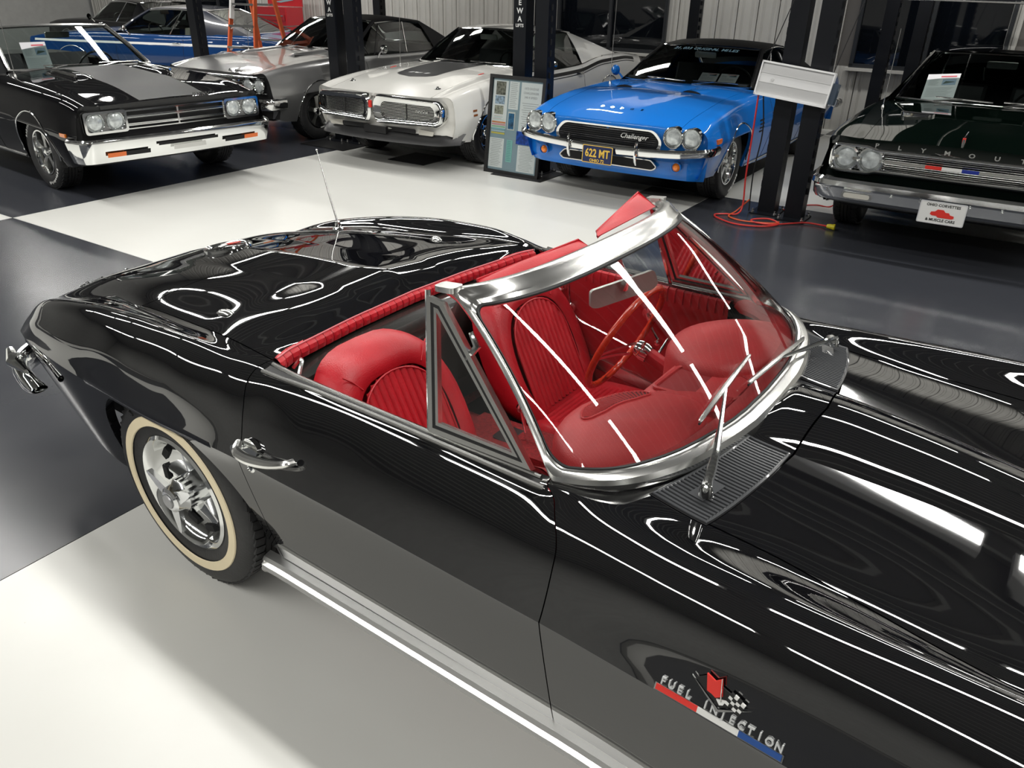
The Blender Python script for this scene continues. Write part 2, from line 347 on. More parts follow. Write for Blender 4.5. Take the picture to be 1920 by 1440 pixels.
# ================================================================ lofted car bodies
class Loft:
    """body skin: rows (feature lines y(x), z(x)) from the centre line outwards; seams x(v) from tail to nose.
       the last row interval is the lower side, cut off at the wheel arches"""
    def __init__(s, rows, seams, arches, tuck=1.2, crease=(), flip=1):
        s.rows, s.arches, s.tuck, s.crease = rows, arches, tuck, sorted(set(crease)); s.n = len(rows)
        s.seams = [pchip([p[0] for p in q], [p[1] for p in q]) for q in seams]
    def x(s, u, v):
        i = min(int(u), len(s.seams) - 2); f = u - i; a, b = s.seams[i](v), s.seams[i + 1](v); return a + (b - a) * f
    def sec(s, x, v):
        k = s.n - 2                                   # index of the crease row
        P = [(r[0](x), r[1](x)) for r in s.rows]
        if v <= k and getattr(s, 'valley', None) and 1 < v < 2:
            y, z = s._up(P, k, v); t = v - 1; return (y, z - s.valley(x) * t * (1 - t) ** 2 * 6.75)
        if v < 1 and getattr(s, 'valley', None):
            y, z = P[0]; y1, z1 = P[1]; return (y1 * v, z1 + (z - z1) * (1 - v ** (1.0 if x < 1 else 2.6)))
        if v <= k: return s._up(P, k, v)
        return s._low(P, k, v, x)
    def _up(s, P, k, v):
        if 1:
            cuts = [0] + [c for c in s.crease if 0 < c < k] + [k]
            for a, b in zip(cuts, cuts[1:]):
                if v <= b: return cr(P[a:b + 1], v - a)
        return P[k]
    def _low(s, P, k, v, x):
        f = v - k; (yk, zk), (yl, zl) = P[k], P[k + 1]; zb = zl
        for (xa, r, zc) in s.arches:
            d = abs(x - xa)
            if d < r: zb = max(zb, zc + math.sqrt(r * r - d * d))
        zb = min(zb, zk - .012)
        z = zk + (zb - zk) * f; q = (zk - z) / max(zk - zl, 1e-6)
        return (yk + (yl - yk) * q ** s.tuck, z)
    def pt(s, u, v, side=-1):
        x = s.x(u, v); y, z = s.sec(x, v); return Vector((x, side * y, z))
    def nrm(s, u, v, side=-1, e=.01):
        u = min(max(u, .02), len(s.seams) - 1.02); v = min(max(v, .02), s.n - 1.02)
        a = s.pt(u + e, v, side) - s.pt(u - e, v, side); b = s.pt(u, v + e, side) - s.pt(u, v - e, side)
        n = a.cross(b).normalized()
        if v < s.n - 2.5 and n.z < 0: n = -n
        if v >= s.n - 2.5 and n.y * side < 0: n = -n
        return n
    def panel(s, mb, u0, u1, v0, v1, nu, nv, sides=(-1, 1), g=(0, 0, 0, 0), lip=(0, 0, 0, 0), depth=.018, span=False):
        """g: gap at (u0, u1, v0, v1) in metres; lip: turned-in edge flags there; span: one sheet over both sides"""
        def U(i): return u0 + (u1 - u0) * i / nu
        def V(j): return v0 + (v1 - v0) * j / nv
        for side in ((0,) if span else sides):
            if span: vl = [(V(nv - j), -1) for j in range(nv)] + [(V(j), 1) for j in range(nv + 1)]
            else: vl = [(V(j), side) for j in range(nv + 1)]
            G = [[None] * len(vl) for _ in range(nu + 1)]
            for i in range(nu + 1):
                for j, (v, sd) in enumerate(vl):
                    u = U(i); x0 = None
                    p = s.pt(u, v, sd)
                    if i == 0 and g[0]: q = s.pt(u + .02, v, sd); p = p + (q - p).normalized() * g[0]
                    if i == nu and g[1]: q = s.pt(u - .02, v, sd); p = p + (q - p).normalized() * g[1]
                    if not span and j == 0 and g[2]: q = s.pt(u, v + .05, sd); p = p + (q - p).normalized() * g[2]
                    if (j == len(vl) - 1 or (span and j == 0)) and g[3]: q = s.pt(u, v - .05, sd); p = p + (q - p).normalized() * g[3]
                    G[i][j] = p
            def N(i, j):
                a = G[min(i + 1, nu)][j] - G[max(i - 1, 0)][j]; b = G[i][min(j + 1, len(vl) - 1)] - G[i][max(j - 1, 0)]
                n = a.cross(b).normalized(); 
                c = Vector((0, -vl[j][1] * .6, -1)) if not span else Vector((0, 0, -1))
                return n if n.dot(c) > 0 else -n
            m_ = len(vl) - 1
            if lip[0]: G2 = [[G[0][j] + N(0, j) * depth for j in range(m_ + 1)]] ; mb.grid([G2[0], G[0]])
            if lip[1]: mb.grid([G[nu], [G[nu][j] + N(nu, j) * depth for j in range(m_ + 1)]])
            if lip[2] and not span: mb.grid([[G[i][0] + N(i, 0) * depth for i in range(nu + 1)], [G[i][0] for i in range(nu + 1)]])
            if lip[3]:
                mb.grid([[G[i][m_] + N(i, m_) * depth for i in range(nu + 1)], [G[i][m_] for i in range(nu + 1)]])
                if span: mb.grid([[G[i][0] + N(i, 0) * depth for i in range(nu + 1)], [G[i][0] for i in range(nu + 1)]])
            mb.grid(G)
        return mb
    def find(s, x, y, z, side=-1):
        """(u, v) of the skin point nearest to a place"""
        best = None; P = Vector((x, side * abs(y), z))
        U = len(s.seams) - 1
        for i in range(U * 12 + 1):
            for j in range((s.n - 1) * 8 + 1):
                d = (s.pt(i / 12, j / 8, side) - P).length
                if best is None or d < best[0]: best = (d, i / 12, j / 8)
        _, u, v = best; st = .04
        for _ in range(26):
            c = min(((s.pt(min(max(u + a, 0), U), min(max(v + b, 0), s.n - 1), side) - P).length, u + a, v + b) for a in (-st, 0, st) for b in (-st, 0, st))
            if c[1] == u and c[2] == v: st *= .5
            u, v = min(max(c[1], 0), U), min(max(c[2], 0), s.n - 1)
        return u, v
def wheel(name_label, parent, x, y, side, R, W, rimr, build_rim, ww=None, n=48, tread=True, letters=None, camber=0):
    """tyre, rim and cover as parts of parent; side = -1 right, 1 left; y = centre plane"""
    M = rotm('X', camber)
    c = Vector((x, y, R)); s = side; h = W / 2
    pr = [(rimr - .01, h * .55), (rimr, h * .80), (rimr + .008, h * .86), (rimr + .03, h * .97), (R * .80, h * 1.03), (R * .9, h * .99), (R * .955, h * .90), (R * .985, h * .78), (R * .992, h * .62)]
    tr = []
    if tread:
        for k in range(5):
            a = h * (.60 - k * .26); b_ = a - h * .20
            q_ = .0035 if k in (0, 4) else 0
            tr += [(R - q_, a), (R - q_, b_), (R - .009, b_ - h * .01), (R - .009, b_ - h * .05)]
        tr = tr[:-2]
    else: tr = [(R, h * .6), (R + .001, 0), (R, -h * .6)]
    prof = pr + tr + [(q[0], -q[1]) for q in reversed(pr)]
    t = MB(); t.lathe([(q[0], s * q[1]) for q in prof], c=c, n=n, M=M)
    if tread:
        # cross sipes on the shoulders
        for k in range(n * 1):
            a = 2 * pi * (k + .5) / n
            for sg in (1, -1):
                cc = M @ Vector((math.cos(a) * (R - .0062), sg * h * .60, math.sin(a) * (R - .0062)))
                t.box(Vector(c) + cc, (.012, h * .40, 2 * pi * R / n * .78), rot=M @ rotm('Y', -a) @ rotm('X', .30 * sg))
    tyre = t.build('tire', TIRE, parent, smooth=40)
    if ww:
        MB().lathe([(ww[0], s * (h * 1.035 + .0)), (ww[0] + .002, s * (h * 1.035 + .004)), (ww[1] - .002, s * (h * 1.045 + .003)), (ww[1], s * (h * 1.035))], c=c, n=64, M=M).build('whitewall', ww[2], tyre)
    rim = build_rim(c, s, h, rimr, M, parent)
    return tyre
# ================================================================ the black roadster
cv = thing('convertible_car', 'black open roadster with red interior and chrome windshield frame, in the foreground', 'car')
r_c = (lambda x: 0., pchip([-1.14, -1.05, -.8, -.4, -.05, .17, .235, .30, .8, 1.4, 1.545, 1.61, 1.7, 1.9, 2.2, 2.5, 2.85, 3.1, 3.32], [.692, .739, .808, .875, .901, .921, .908, .868, .87, .885, .870, .886, .888, .872, .830, .780, .708, .648, .59]))
r_b = tab((-1.14, .2, .688), (-1.05, .2, .732), (-.8, .2, .795), (-.4, .2, .858), (-.05, .2, .884), (.17, .2, .906), (.235, .2, .897), (.30, .2, .866), (.8, .2, .87), (1.4, .2, .88), (1.535, .2, .864), (1.60, .198, .850), (1.685, .193, .842), (1.94, .174, .820), (2.2, .155, .789), (2.5, .14, .745), (2.85, .12, .682), (3.1, .10, .63), (3.32, .08, .585))
r_q = tab((-1.14, .36, .684), (-1.05, .37, .726), (-.8, .39, .788), (-.4, .40, .852), (-.05, .41, .878), (.19, .42, .898), (.255, .42, .889), (.315, .42, .862), (.8, .42, .87), (1.4, .40, .872), (1.5, .39, .858), (1.6, .38, .8435), (1.68, .375, .8355), (1.94, .375, .8125), (2.2, .38, .7815), (2.5, .38, .746), (2.85, .34, .69), (3.1, .29, .63), (3.3, .24, .585))
r_h = tab((-1.14, .50, .672), (-1.05, .53, .700), (-.8, .575, .758), (-.4, .592, .830), (-.05, .62, .862), (.2, .645, .880), (.36, .655, .876), (.5, .658, .868), (1.0, .655, .862), (1.28, .655, .866), (1.38, .612, .857), (1.48, .578, .843), (1.62, .550, .825), (1.77, .555, .815), (1.9, .57, .805), (2.2, .60, .781), (2.5, .60, .755), (2.85, .56, .69), (3.1, .48, .62), (3.3, .40, .58))
r_p = tab((-1.13, .60, .652), (-1.05, .64, .690), (-.95, .668, .735), (-.8, .695, .782), (-.6, .715, .825), (-.4, .73, .858), (-.15, .742, .884), (.07, .745, .891), (.25, .742, .874), (.40, .728, .854), (.6, .706, .852), (1.0, .700, .848), (1.28, .700, .842), (1.4, .703, .834), (1.6, .705, .838), (1.9, .705, .846), (2.2, .71, .852), (2.5, .71, .838), (2.85, .68, .76), (3.1, .60, .66), (3.25, .5, .59))
r_s = tab((-1.12, .665, .622), (-1.05, .698, .652), (-.8, .766, .715), (-.4, .806, .778), (-.1, .822, .812), (.1, .822, .812), (.3, .802, .79), (.45, .778, .772), (.8, .768, .762), (1.2, .768, .762), (1.4, .772, .765), (1.65, .785, .785), (2.0, .802, .80), (2.4, .82, .80), (2.6, .818, .78), (2.9, .78, .69), (3.15, .66, .62), (3.25, .54, .585))
r_k = tab((-1.12, .70, .585), (-1.05, .735, .610), (-.8, .800, .645), (-.45, .845, .663), (0, .865, .668), (.42, .842, .659), (.9, .838, .652), (1.37, .838, .643), (1.65, .847, .641), (1.95, .863, .640), (2.3, .878, .640), (2.6, .88, .64), (2.9, .85, .62), (3.15, .74, .60), (3.25, .58, .58))
r_l = tab((-1.12, .60, .40), (-1.0, .66, .34), (-.8, .71, .30), (-.5, .74, .24), (0, .75, .235), (.45, .733, .238), (1.4, .733, .232), (2.0, .76, .23), (2.5, .77, .24), (2.9, .74, .27), (3.25, .5, .36))
CVL = Loft([r_c, r_b, r_q, r_h, r_p, r_s, r_k, r_l],
  [[(0, -1.14), (1, -1.138), (2, -1.13), (3, -1.12), (4, -1.10), (5, -1.095), (6, -1.09), (7, -1.02)],
   [(0, -.405), (2, -.40), (3, -.395), (7, -.39)],
   [(0, .29), (1, .293), (2, .305), (2.6, .335), (3, .364), (4, .365), (5, .388), (6, .415), (7, .40)],
   [(0, 1.545), (1, 1.535), (2, 1.50), (2.5, 1.45), (2.8, 1.385), (3, 1.30), (4, 1.34), (5, 1.39), (6, 1.40), (7, 1.39)],
   [(0, 1.70), (1, 1.685), (2, 1.655), (3, 1.622), (4, 1.625), (7, 1.63)],
   [(0, 3.32), (1, 3.31), (2, 3.29), (3, 3.27), (4, 3.24), (5, 3.22), (6, 3.20), (7, 3.1)]],
  [(0, .375, .335), (2.489, .375, .335)], tuck=1.12, crease=(1,))
CVL.valley = lambda x: .0
b = MB()
CVL.panel(b, 0, 1, 0, 7, 44, 70, lip=(0, 0, 0, 1), depth=.03)
CVL.panel(b, 1, 2, 3, 7, 60, 40, lip=(0, 0, 0, 1), depth=.03)
CVL.panel(b, 3, 4, 0, 7, 16, 70, lip=(0, 0, 0, 1), depth=.03)
CVL.panel(b, 4, 4.92, 3, 7, 80, 40, lip=(0, 0, 0, 1), depth=.03)
CVL.panel(b, 4.92, 5, 0, 7, 6, 70)
# turned-in edges along the lid, hood, door and cockpit openings
def edge_lip(mb, f, n, d):
    mb.grid([[f(i / n) for i in range(n + 1)], [f(i / n) + Vector(d) for i in range(n + 1)]])
for sd in (-1, 1):
    edge_lip(b, lambda t: CVL.pt(1, 3 * t, sd), 30, (0, 0, -.03)); edge_lip(b, lambda t: CVL.pt(1 + t, 3, sd), 60, (0, 0, -.03))
    edge_lip(b, lambda t: CVL.pt(4, 3 * t, sd), 30, (0, 0, -.03)); edge_lip(b, lambda t: CVL.pt(4 + .92 * t, 3, sd), 80, (0, 0, -.03))
    edge_lip(b, lambda t: CVL.pt(3, 3 * t, sd), 30, (-.004, 0, -.05))
    edge_lip(b, lambda t: CVL.pt(2, 3 + 4 * t, sd), 40, (.0, -sd * .03, 0)); edge_lip(b, lambda t: CVL.pt(3, 3 + 4 * t, sd), 40, (.0, -sd * .03, 0))
# tail and nose faces
for sd in (-1, 1):
    for uu, dx, xb in ((0, -.02, -1.0), (5, .02, 3.05)):
        top = [CVL.pt(uu, 6 * j / 30, sd) for j in range(31)]
        mid = [p + Vector((dx * -.5, 0, -(p.z - .50) * .5)) for p in top]
        bot = [Vector((p.x * .0 + xb - (abs(p.y) * .06 if uu == 5 else 0), p.y * .95, .36)) for p in top]
        b.grid([top, mid, bot])
body = b.build('body', BLACK, cv, smooth=28, merge=.0006)
d_ = MB(); CVL.panel(d_, 1, 2, 0, 3, 60, 30, g=(.004, 0, 0, .004), lip=(1, 1, 0, 1), span=True, depth=.022)
lid = d_.build('deck_lid', BLACK, cv, smooth=28, merge=.0005)
h_ = MB(); CVL.panel(h_, 4, 4.92, 0, 3, 80, 30, g=(.005, .005, 0, .005), lip=(1, 1, 0, 1), span=True, depth=.022)
hood = h_.build('hood', BLACK, cv, smooth=28, merge=.0005)
for sd in (-1, 1):
    dr = MB(); CVL.panel(dr, 2, 3, 3, 7, 60, 40, sides=(sd,), g=(.003, .003, 0, .004), lip=(1, 1, 1, 1), depth=.022)
    door = dr.build('door', BLACK, cv, smooth=28, merge=.0005)
    # chrome sill strips along the window slot
    st = MB(); 
    for v, r in ((3.12, .0055), (3.62, .0060)):
        st.tube([CVL.pt(2.03 + .95 * i / 40, v, sd) + Vector((0, 0, .004)) for i in range(41)], r, 8)
    st.build('sill_trim', STAIN, door)
    MB().grid([[CVL.pt(2.03 + .95 * i / 40, v, sd) + Vector((0, 0, .003 if v in (3.2, 3.54) else .0015)) for v in (3.18, 3.2, 3.37, 3.54, 3.56)] for i in range(41)]).build('window_seal', RUB, door)
    # handle: base, curved grip, button, lock
    def on(x, y, z, off=0.):
        u, v = CVL.find(x, y, z, sd); return CVL.pt(u, v, sd) + CVL.nrm(u, v, sd) * off
    A = on(.455, .82, .70); N = Vector((0, sd, .25)).normalized(); X = Vector((1, 0, 0)); Z = X.cross(N) * (1 if sd > 0 else -1); Z = Z if Z.z > 0 else -Z
    def q(a, b_, c_): return A + X * a + Z * b_ + N * c_
    MB().prism(roundpoly([(-.035, -.022), (.03, -.016), (.036, .014), (.0, .030), (-.03, .022)], .014), A - N * .005, X, Z, N * .016).build('handle_base', CHROME, door)
    gp_ = crpath([q(-.034, .012, .018), q(-.01, -.002, .042), (q(.04, -.006, .046)), q(.11, .004, .042), q(.155, .016, .030), q(.165, .020, .002)], 22)
    MB().tube(gp_, [.010 + .005 * math.sin(pi * min(i / 21 * 1.3, 1)) for i in range(22)], 10).build('door_handle', STAIN, door)
    MB().lathe([(0, .0), (.016, .0), (.016, .008), (.011, .013), (.009, .010), (0, .010)], n=20, M=basis(X, N, Z), c=q(.012, -.048, .000)).build('door_lock', CHROME, door)
    MB().lathe([(0, .03), (.009, .03), (.009, .0)], n=14, M=basis(X, N, Z), c=q(-.03, .0, .012)).build('door_button', CHROME, door)
# rocker mouldings, ribbed aluminium
for sd in (-1, 1):
    m_ = MB(); pr = [(0.0, .066), (.026, .060), (.034, .050), (.029, .044), (.040, .036), (.035, .030), (.042, .022), (.034, .008), (.014, -.006), (0, -.006)]
    rows = []
    for i in range(30):
        x = .335 + (2.08 - .335) * i / 29; y = r_l[0](x); 
        rows.append([Vector((x, sd * (y - .004 + p[0]), .172 + p[1])) for p in pr])
    m_.grid(rows); m_.prism([(p[0], p[1]) for p in pr], rows[0][-1], Vector((0, sd, 0)), (0, 0, 1), (.003, 0, 0)); m_.build('rocker_moulding', mat('ribbed_aluminium', (.85, .85, .83), .32, metal=.9), cv)
# underbody and wheel wells
u_ = MB(); u_.box((1.2, 0, .30), (1.65, 1.36, .12)); u_.box((-.66, 0, .36), (.56, 1.2, .10)); u_.box((1.2, 0, .20), (3.9, .5, .06))
for xa in (0, 2.489):
    for sd in (-1, 1): 
        u_.lathe([(.375, sd * .50), (.385, sd * .715)], c=(xa, 0, .335), n=24, a0=-.2, a1=pi + .2); u_.box((xa, sd * .48, .5), (.78, .02, .4))
u_.build('underbody', DARK, cv, smooth=0)
# ---- wheels
def turbine_rim(c, s, h, rr, M, parent):
    a = MB(); a.lathe([(rr + .012, s * h * .80), (rr + .012, s * h * .92), (rr + .002, s * h * .99), (rr - .012, s * h * .90), (rr - .020, s * h * .72), (rr - .034, s * h * .45), (rr - .075, s * h * .15), (.055, s * h * .05), (0, s * h * .05)], c=c, n=64, M=M)
    rim = a.build('rim', CHROME, parent, smooth=35)
    for k in range(10):
        t = 2 * pi * k / 10; p = M @ Vector((math.cos(t) * (rr - .045), s * (h * .42), math.sin(t) * (rr - .045)))
        MB().box(c + p, (.024, .012, .05), rot=M @ rotm('Y', -t)).build('rim_slot', DARK, rim, smooth=0)
    f = MB()
    for k in range(5):
        t = 2 * pi * k / 5 + .5
        f.prism([(.05, -.005), (rr - .03, -.005), (rr - .03, .005), (.05, .005)], c + M @ Vector((0, s * h * .05, 0)), M @ Vector((math.cos(t), 0, math.sin(t))), M @ Vector((-math.sin(t), 0, math.cos(t))), M @ Vector((0, s * .035, 0)))
    f.build('rim_fin', ALU, rim, smooth=0)
    hb = MB().lathe([(.058, s * h * .05), (.056, s * (h + .0)), (.048, s * (h + .012)), (.044, s * (h + .035)), (.034, s * (h + .042)), (0, s * (h + .044))], c=c, n=32, M=M).build('hub', ALU, parent)
    kn = MB()
    for k in range(3):
        t = 2 * pi * k / 3 + .55; U = M @ Vector((math.cos(t), 0, math.sin(t))); V = M @ Vector((-math.sin(t), 0, math.cos(t)))
        kn.prism([(.02, -.026), (.08, -.018), (.130, -.007), (.135, 0), (.130, .007), (.08, .018), (.02, .026)], c + M @ Vector((0, s * (h + .014), 0)), U, V, M @ Vector((0, s * .016, 0)))
    kn.build('knock_off_spinner', ALU, hb, smooth=0)
    MB().lathe([(.026, s * (h + .043)), (.024, s * (h + .047)), (0, s * (h + .047))], c=c, n=24, M=M).build('hub_badge', mat('badge_grey', (.35, .35, .36), .3, metal=.6), hb)
    return rim
for xa in (0, 2.489):
    for sd in (-1, 1):
        ty = wheel('', cv, xa, sd * .715, sd, .345, .178, .196, turbine_rim, ww=(.246, .280, WWALL), n=64, camber=sd * -.03)
        if xa == 0:
            lt = MB(); 
            for k, ch in enumerate('SILVERTOWN'):
                t = pi / 2 + .62 - k * .125; t = t if sd < 0 else t
                c = Vector((0, sd * .715, .345)); M = rotm('X', sd * -.03)
                U = M @ Vector((math.sin(t), 0, -math.cos(t))) * (1 if sd < 0 else -1); Vv = M @ Vector((math.cos(t), 0, math.sin(t)))
                put_text(lt, ch, .034, c + M @ Vector((math.cos(t) * .292, sd * (.089 * 1.02), math.sin(t) * .292)), U, Vv, depth=.006)
            lt.build('raised_lettering', TIRE, ty, smooth=0)
# ---- windshield
BY = [0, .2, .4, .52, .585, .625, .645, .65]; BX = [1.562, 1.553, 1.512, 1.462, 1.415, 1.36, 1.31, 1.285]
TY = [0, .16, .31, .41, .47, .505, .53, .545]; TX = [1.058, 1.056, 1.047, 1.030, 1.008, .985, .96, .94]
def WS(s, t, off=0.):
    """windshield sheet, s in -1..1 across, t 0 at the cowl, 1 at the header"""
    if t > 1: return WS(s, 1, off) + Vector((-.40, 0, .06)) * (t - 1)
    a = abs(s) * 7; sg = -1 if s < 0 else 1
    f = [cr(list(zip(BX, BY)), a), cr(list(zip(TX, TY)), a)]
    B = Vector((f[0][0], sg * f[0][1], .878)); T = Vector((f[1][0], sg * f[1][1], 1.185 - .02 * abs(s) ** 3))
    p = B * (1 - t) + T * t + Vector((.026, 0, .030)) * 4 * t * (1 - t) * .55
    if off:
        e = .02; a_ = WS(s + e, t) - WS(s - e, t); b_ = WS(s, t + e) - WS(s, t - e); n = a_.cross(b_).normalized(); n = n if n.x > 0 or n.z > .2 else -n
        p = p + n * off
    return p
wf = MB()
g_ = MB().grid([[WS(-.97 + 1.94 * i / 48, .01 + 1.0 * j / 14) for j in range(15)] for i in range(49)])
# frame: closed band round the glass; inner and outer edge in sheet coordinates
def loop(si, tb, tt, r):
    """rounded rectangle in (s, t), equal point count"""
    pts = []; k = 14
    cs = [(si, tb, 0), (si, tt, 1), (-si, tt, 2), (-si, tb, 3)]
    for (cx, ct, n) in cs:
        sx = 1 if cx > 0 else -1; st = 1 if ct > .5 else -1; ox, ot = cx - sx * r[0], ct - st * r[1]
        for i in range(k + 1):
            a = pi / 2 * i / k
            if n == 0: dx, dt = math.sin(a), -math.cos(a)
            elif n == 1: dx, dt = math.cos(a), math.sin(a)
            elif n == 2: dx, dt = -math.sin(a), math.cos(a)
            else: dx, dt = -math.cos(a), -math.sin(a)
            pts.append((ox + r[0] * dx, ot + r[1] * dt))
        nx = cs[(n + 1) % 4]; m_ = 30 if n in (1, 3) else 14
        q0 = pts[-1]; sx2 = 1 if nx[0] > 0 else -1; st2 = 1 if nx[1] > .5 else -1
        q1 = (nx[0] - sx2 * (r[0] if n in (1, 3) else 0), nx[1] - st2 * (r[1] if n in (0, 2) else 0))
        for i in range(1, m_): pts.append((q0[0] + (q1[0] - q0[0]) * i / m_, q0[1] + (q1[1] - q0[1]) * i / m_))
    return pts
Lin = loop(.87, .035, .925, (.10, .10)); Lou = loop(.995, -.062, 1.095, (.05, .06))
def band(fr, off): return [WS(a[0] * (1 - fr) + c[0] * fr, a[1] * (1 - fr) + c[1] * fr, off) for a, c in zip(Lin, Lou)]
prof = [(0, -.012), (.0, .004), (.12, .010), (.2, .009), (.3, .013), (.55, .019), (.8, .016), (.97, .005), (1.0, -.006), (.9, -.020), (.4, -.022), (0, -.012)]
wf.grid([band(a, o) for a, o in prof], closed=True)
frame = wf.build('windshield_frame', STAIN, cv, smooth=35)
g_.build('windshield', GLS, frame)
MB().grid([band(a, o) for a, o in ((-.09, .002), (-.07, .006), (.0, .007), (.02, .001))], closed=True).build('windshield_seal', RUB, frame)
# header latch lip at both ends
for sd in (-1, 1):
    MB().prism(roundpoly([(-.012, -.02), (.05, -.022), (.05, .02), (-.012, .022)], .012), Vector((.905, sd * .545, 1.178)), (1, 0, .1), (0, 1, 0), (0, 0, .014)).build('header_latch', CHROMES, frame)
# vent windows: chrome triangle, glass, latch
for sd in (-1, 1):
    P1 = Vector((.968, sd * .672, .872)); P2 = Vector((1.262, sd * .672, .880)); P3 = Vector((.912, sd * .575, 1.165)); P4 = Vector((.885, sd * .572, 1.168))
    P3 = Vector((.935, sd * .575, 1.163))
    tri = [P1, P2, P3, P4]; ctr = (P1 + P2 + P3) / 3; N = (P2 - P1).cross(P3 - P1).normalized()
    def inset(k): return [p + (ctr - p).normalized() * k for p in tri]
    def off(a, k):  # uniform inset of polygon in plane
        n = len(a); out = []
        for i in range(n):
            p, pr_, nx = a[i], a[i - 1], a[(i + 1) % n]; e1 = (p - pr_).normalized(); e2 = (nx - p).normalized()
            n1 = N.cross(e1); n2 = N.cross(e2); n1 = n1 if n1.dot(ctr - p) > 0 else -n1; n2 = n2 if n2.dot(ctr - p) > 0 else -n2
            m_ = n1 + n2; m_ = m_ / max(m_.dot(n1), .35); out.append(p + m_ * k)
        return out
    def ring(mb, k0, k1, d0, d1):
        A_, B_ = off(tri, k0), off(tri, k1)
        mb.grid([[p + N * d0 for p in A_], [p + N * d1 for p in A_], [p + N * d1 for p in B_], [p + N * d0 for p in B_]], closed=True)
        mb.grid([[p + N * d0 for p in B_], [p + N * d0 for p in A_]], closed=True)
    m_ = MB(); ring(m_, 0, .012, -.010, .010); vf = m_.build('vent_window', STAIN, cv, smooth=30)
    m_ = MB(); ring(m_, .012, .020, -.006, .006); m_.build('vent_seal', RUB, vf, smooth=0)
    m_ = MB(); ring(m_, .020, .028, -.008, .008); m_.build('vent_frame', STAIN, vf, smooth=30)
    A_ = off(tri, .026); MB().add([p + N * .001 for p in A_] + [p - N * .001 for p in A_], [(0, 1, 2, 3), (7, 6, 5, 4)]).build('vent_glass', GLS, vf, smooth=0)
    MB().tube([P1 + (P3 - P1) * 0 + Vector((-.004, 0, -.03)), P4 + Vector((-.002, 0, .012))], .0075, 8).build('division_bar', CHROME, vf)
    Lq = P2 + (P3 - P2) * .62; MB().tube([Lq + Vector((-.03, 0, .0)), Lq + Vector((-.015, -sd * .02, .03)), Lq + Vector((-.035, -sd * .022, .06))], [.008, .010, .006], 8).build('vent_latch', CHROME, vf)
# ---- cowl vent grilles with slots, wipers
def cowl(x, y, z, sd):  # project on skin along z
    return None
def cowlpt(a, b_, sd, off=.002):
    """a 0..1 from outboard to inboard, b 0..1 from rear to front"""
    co = [(1.494, .546), (1.620, .549), (1.679, .205), (1.580, .205)]
    x = (co[0][0] * (1 - a) + co[3][0] * a) * (1 - b_) + (co[1][0] * (1 - a) + co[2][0] * a) * b_
    y = (co[0][1] * (1 - a) + co[3][1] * a) * (1 - b_) + (co[1][1] * (1 - a) + co[2][1] * a) * b_
    x += .012 * math.sin(pi * a) * 1.0
    # surface height at (x,y)
    lo, hi = 1.0, 4.0
    for _ in range(18):
        mid = (lo + hi) / 2
        if CVL.sec(x, mid)[0] < y: lo = mid
        else: hi = mid
    return Vector((x, sd * y, CVL.sec(x, lo)[1] + off))
GRB = mat('black_grille', (.07, .073, .078), .25, coat=.5)
for sd in (-1, 1):
    cache = {}
    m_ = MB(); m_.grid([[cowlpt(-.02 + 1.04 * i / 24, -.04 + 1.08 * j / 6, sd, .0015) for j in range(7)] for i in range(25)])
    gr = m_.build('cowl_vent', DARK, cv)
    m_ = MB(); m_.tube([cowlpt(t[0], t[1], sd, .004) for t in [(i / 24, 0) for i in range(24)] + [(1, j / 6) for j in range(6)] + [(1 - i / 24, 1) for i in range(24)] + [(0, 1 - j / 6) for j in range(6)]], .0042, 6, closed=True)
    m_.build('vent_rim', GRB, gr)
    NS = 29
    proto = None
    for k in range(NS):
        a0 = .02 + .96 * k / NS; a1 = a0 + .96 / NS * .56
        segs = [(.02, .98)] if not (3 <= k <= 12) else ([(.02, .36), (.64, .98)] if k <= 8 else [(.02, .98)])
        m_ = MB()
        m_.grid([[cowlpt(a, .02 + .96 * j / 6, sd, .0065 if a in (a0, a1) else .008) for j in range(7)] for a in (a0, (a0 + a1) / 2, a1)])
        m_.grid([[cowlpt(a0, .02 + .96 * j / 6, sd, h_o) for j in range(7)] for h_o in (.001, .0065)]); m_.grid([[cowlpt(a1, .02 + .96 * j / 6, sd, h_o) for j in range(7)] for h_o in (.0065, .001)])
        m_.build('vent_slat', GRB, gr, smooth=0)
    m_ = MB(); m_.grid([[cowlpt(.14 + .22 * i / 6, .34 + .3 * j / 4, sd, .0088) for j in range(5)] for i in range(7)]); m_.build('vent_boss', GRB, gr)
    # wiper: pivot, arm, blade
    if sd < 0: pv, el, b0, b1 = Vector((1.592, -.497, .868)), Vector((1.497, -.118, .925)), WS(-.24, .10, .022), WS(.01, .20, .022)
    else: pv, el, b0, b1 = Vector((1.590, .485, .868)), Vector((1.545, .165, .912)), WS(-.06, .115, .02), WS(.27, .015, .02)
    mid = (b0 + b1) / 2
    m_ = MB(); m_.lathe([(0, .0), (.016, 0), (.015, .014), (.011, .026), (0, .030)], c=pv + Vector((0, 0, -.012)), axis='z', n=18)
    k1 = pv + (mid - pv) * .30 + Vector((.006, 0, .012))
    m_.tube([pv + Vector((0, 0, .012)), pv + (mid - pv) * .12 + Vector((.003, 0, .018)), k1, mid], [.011, .011, .008, .004], 8)
    wp = m_.build('wiper_arm', CHROME, cv)
    d = (b1 - b0).normalized()
    MB().tube([b0, b0 + d * .01, mid, b1 - d * .01, b1], [.003, .0055, .0075, .0055, .003], 6).build('wiper_blade', CHROMES, wp)
    MB().tube([b0 - Vector((0, 0, .007)), b1 - Vector((0, 0, .007))], .003, 6).build('wiper_rubber', RUB, wp)
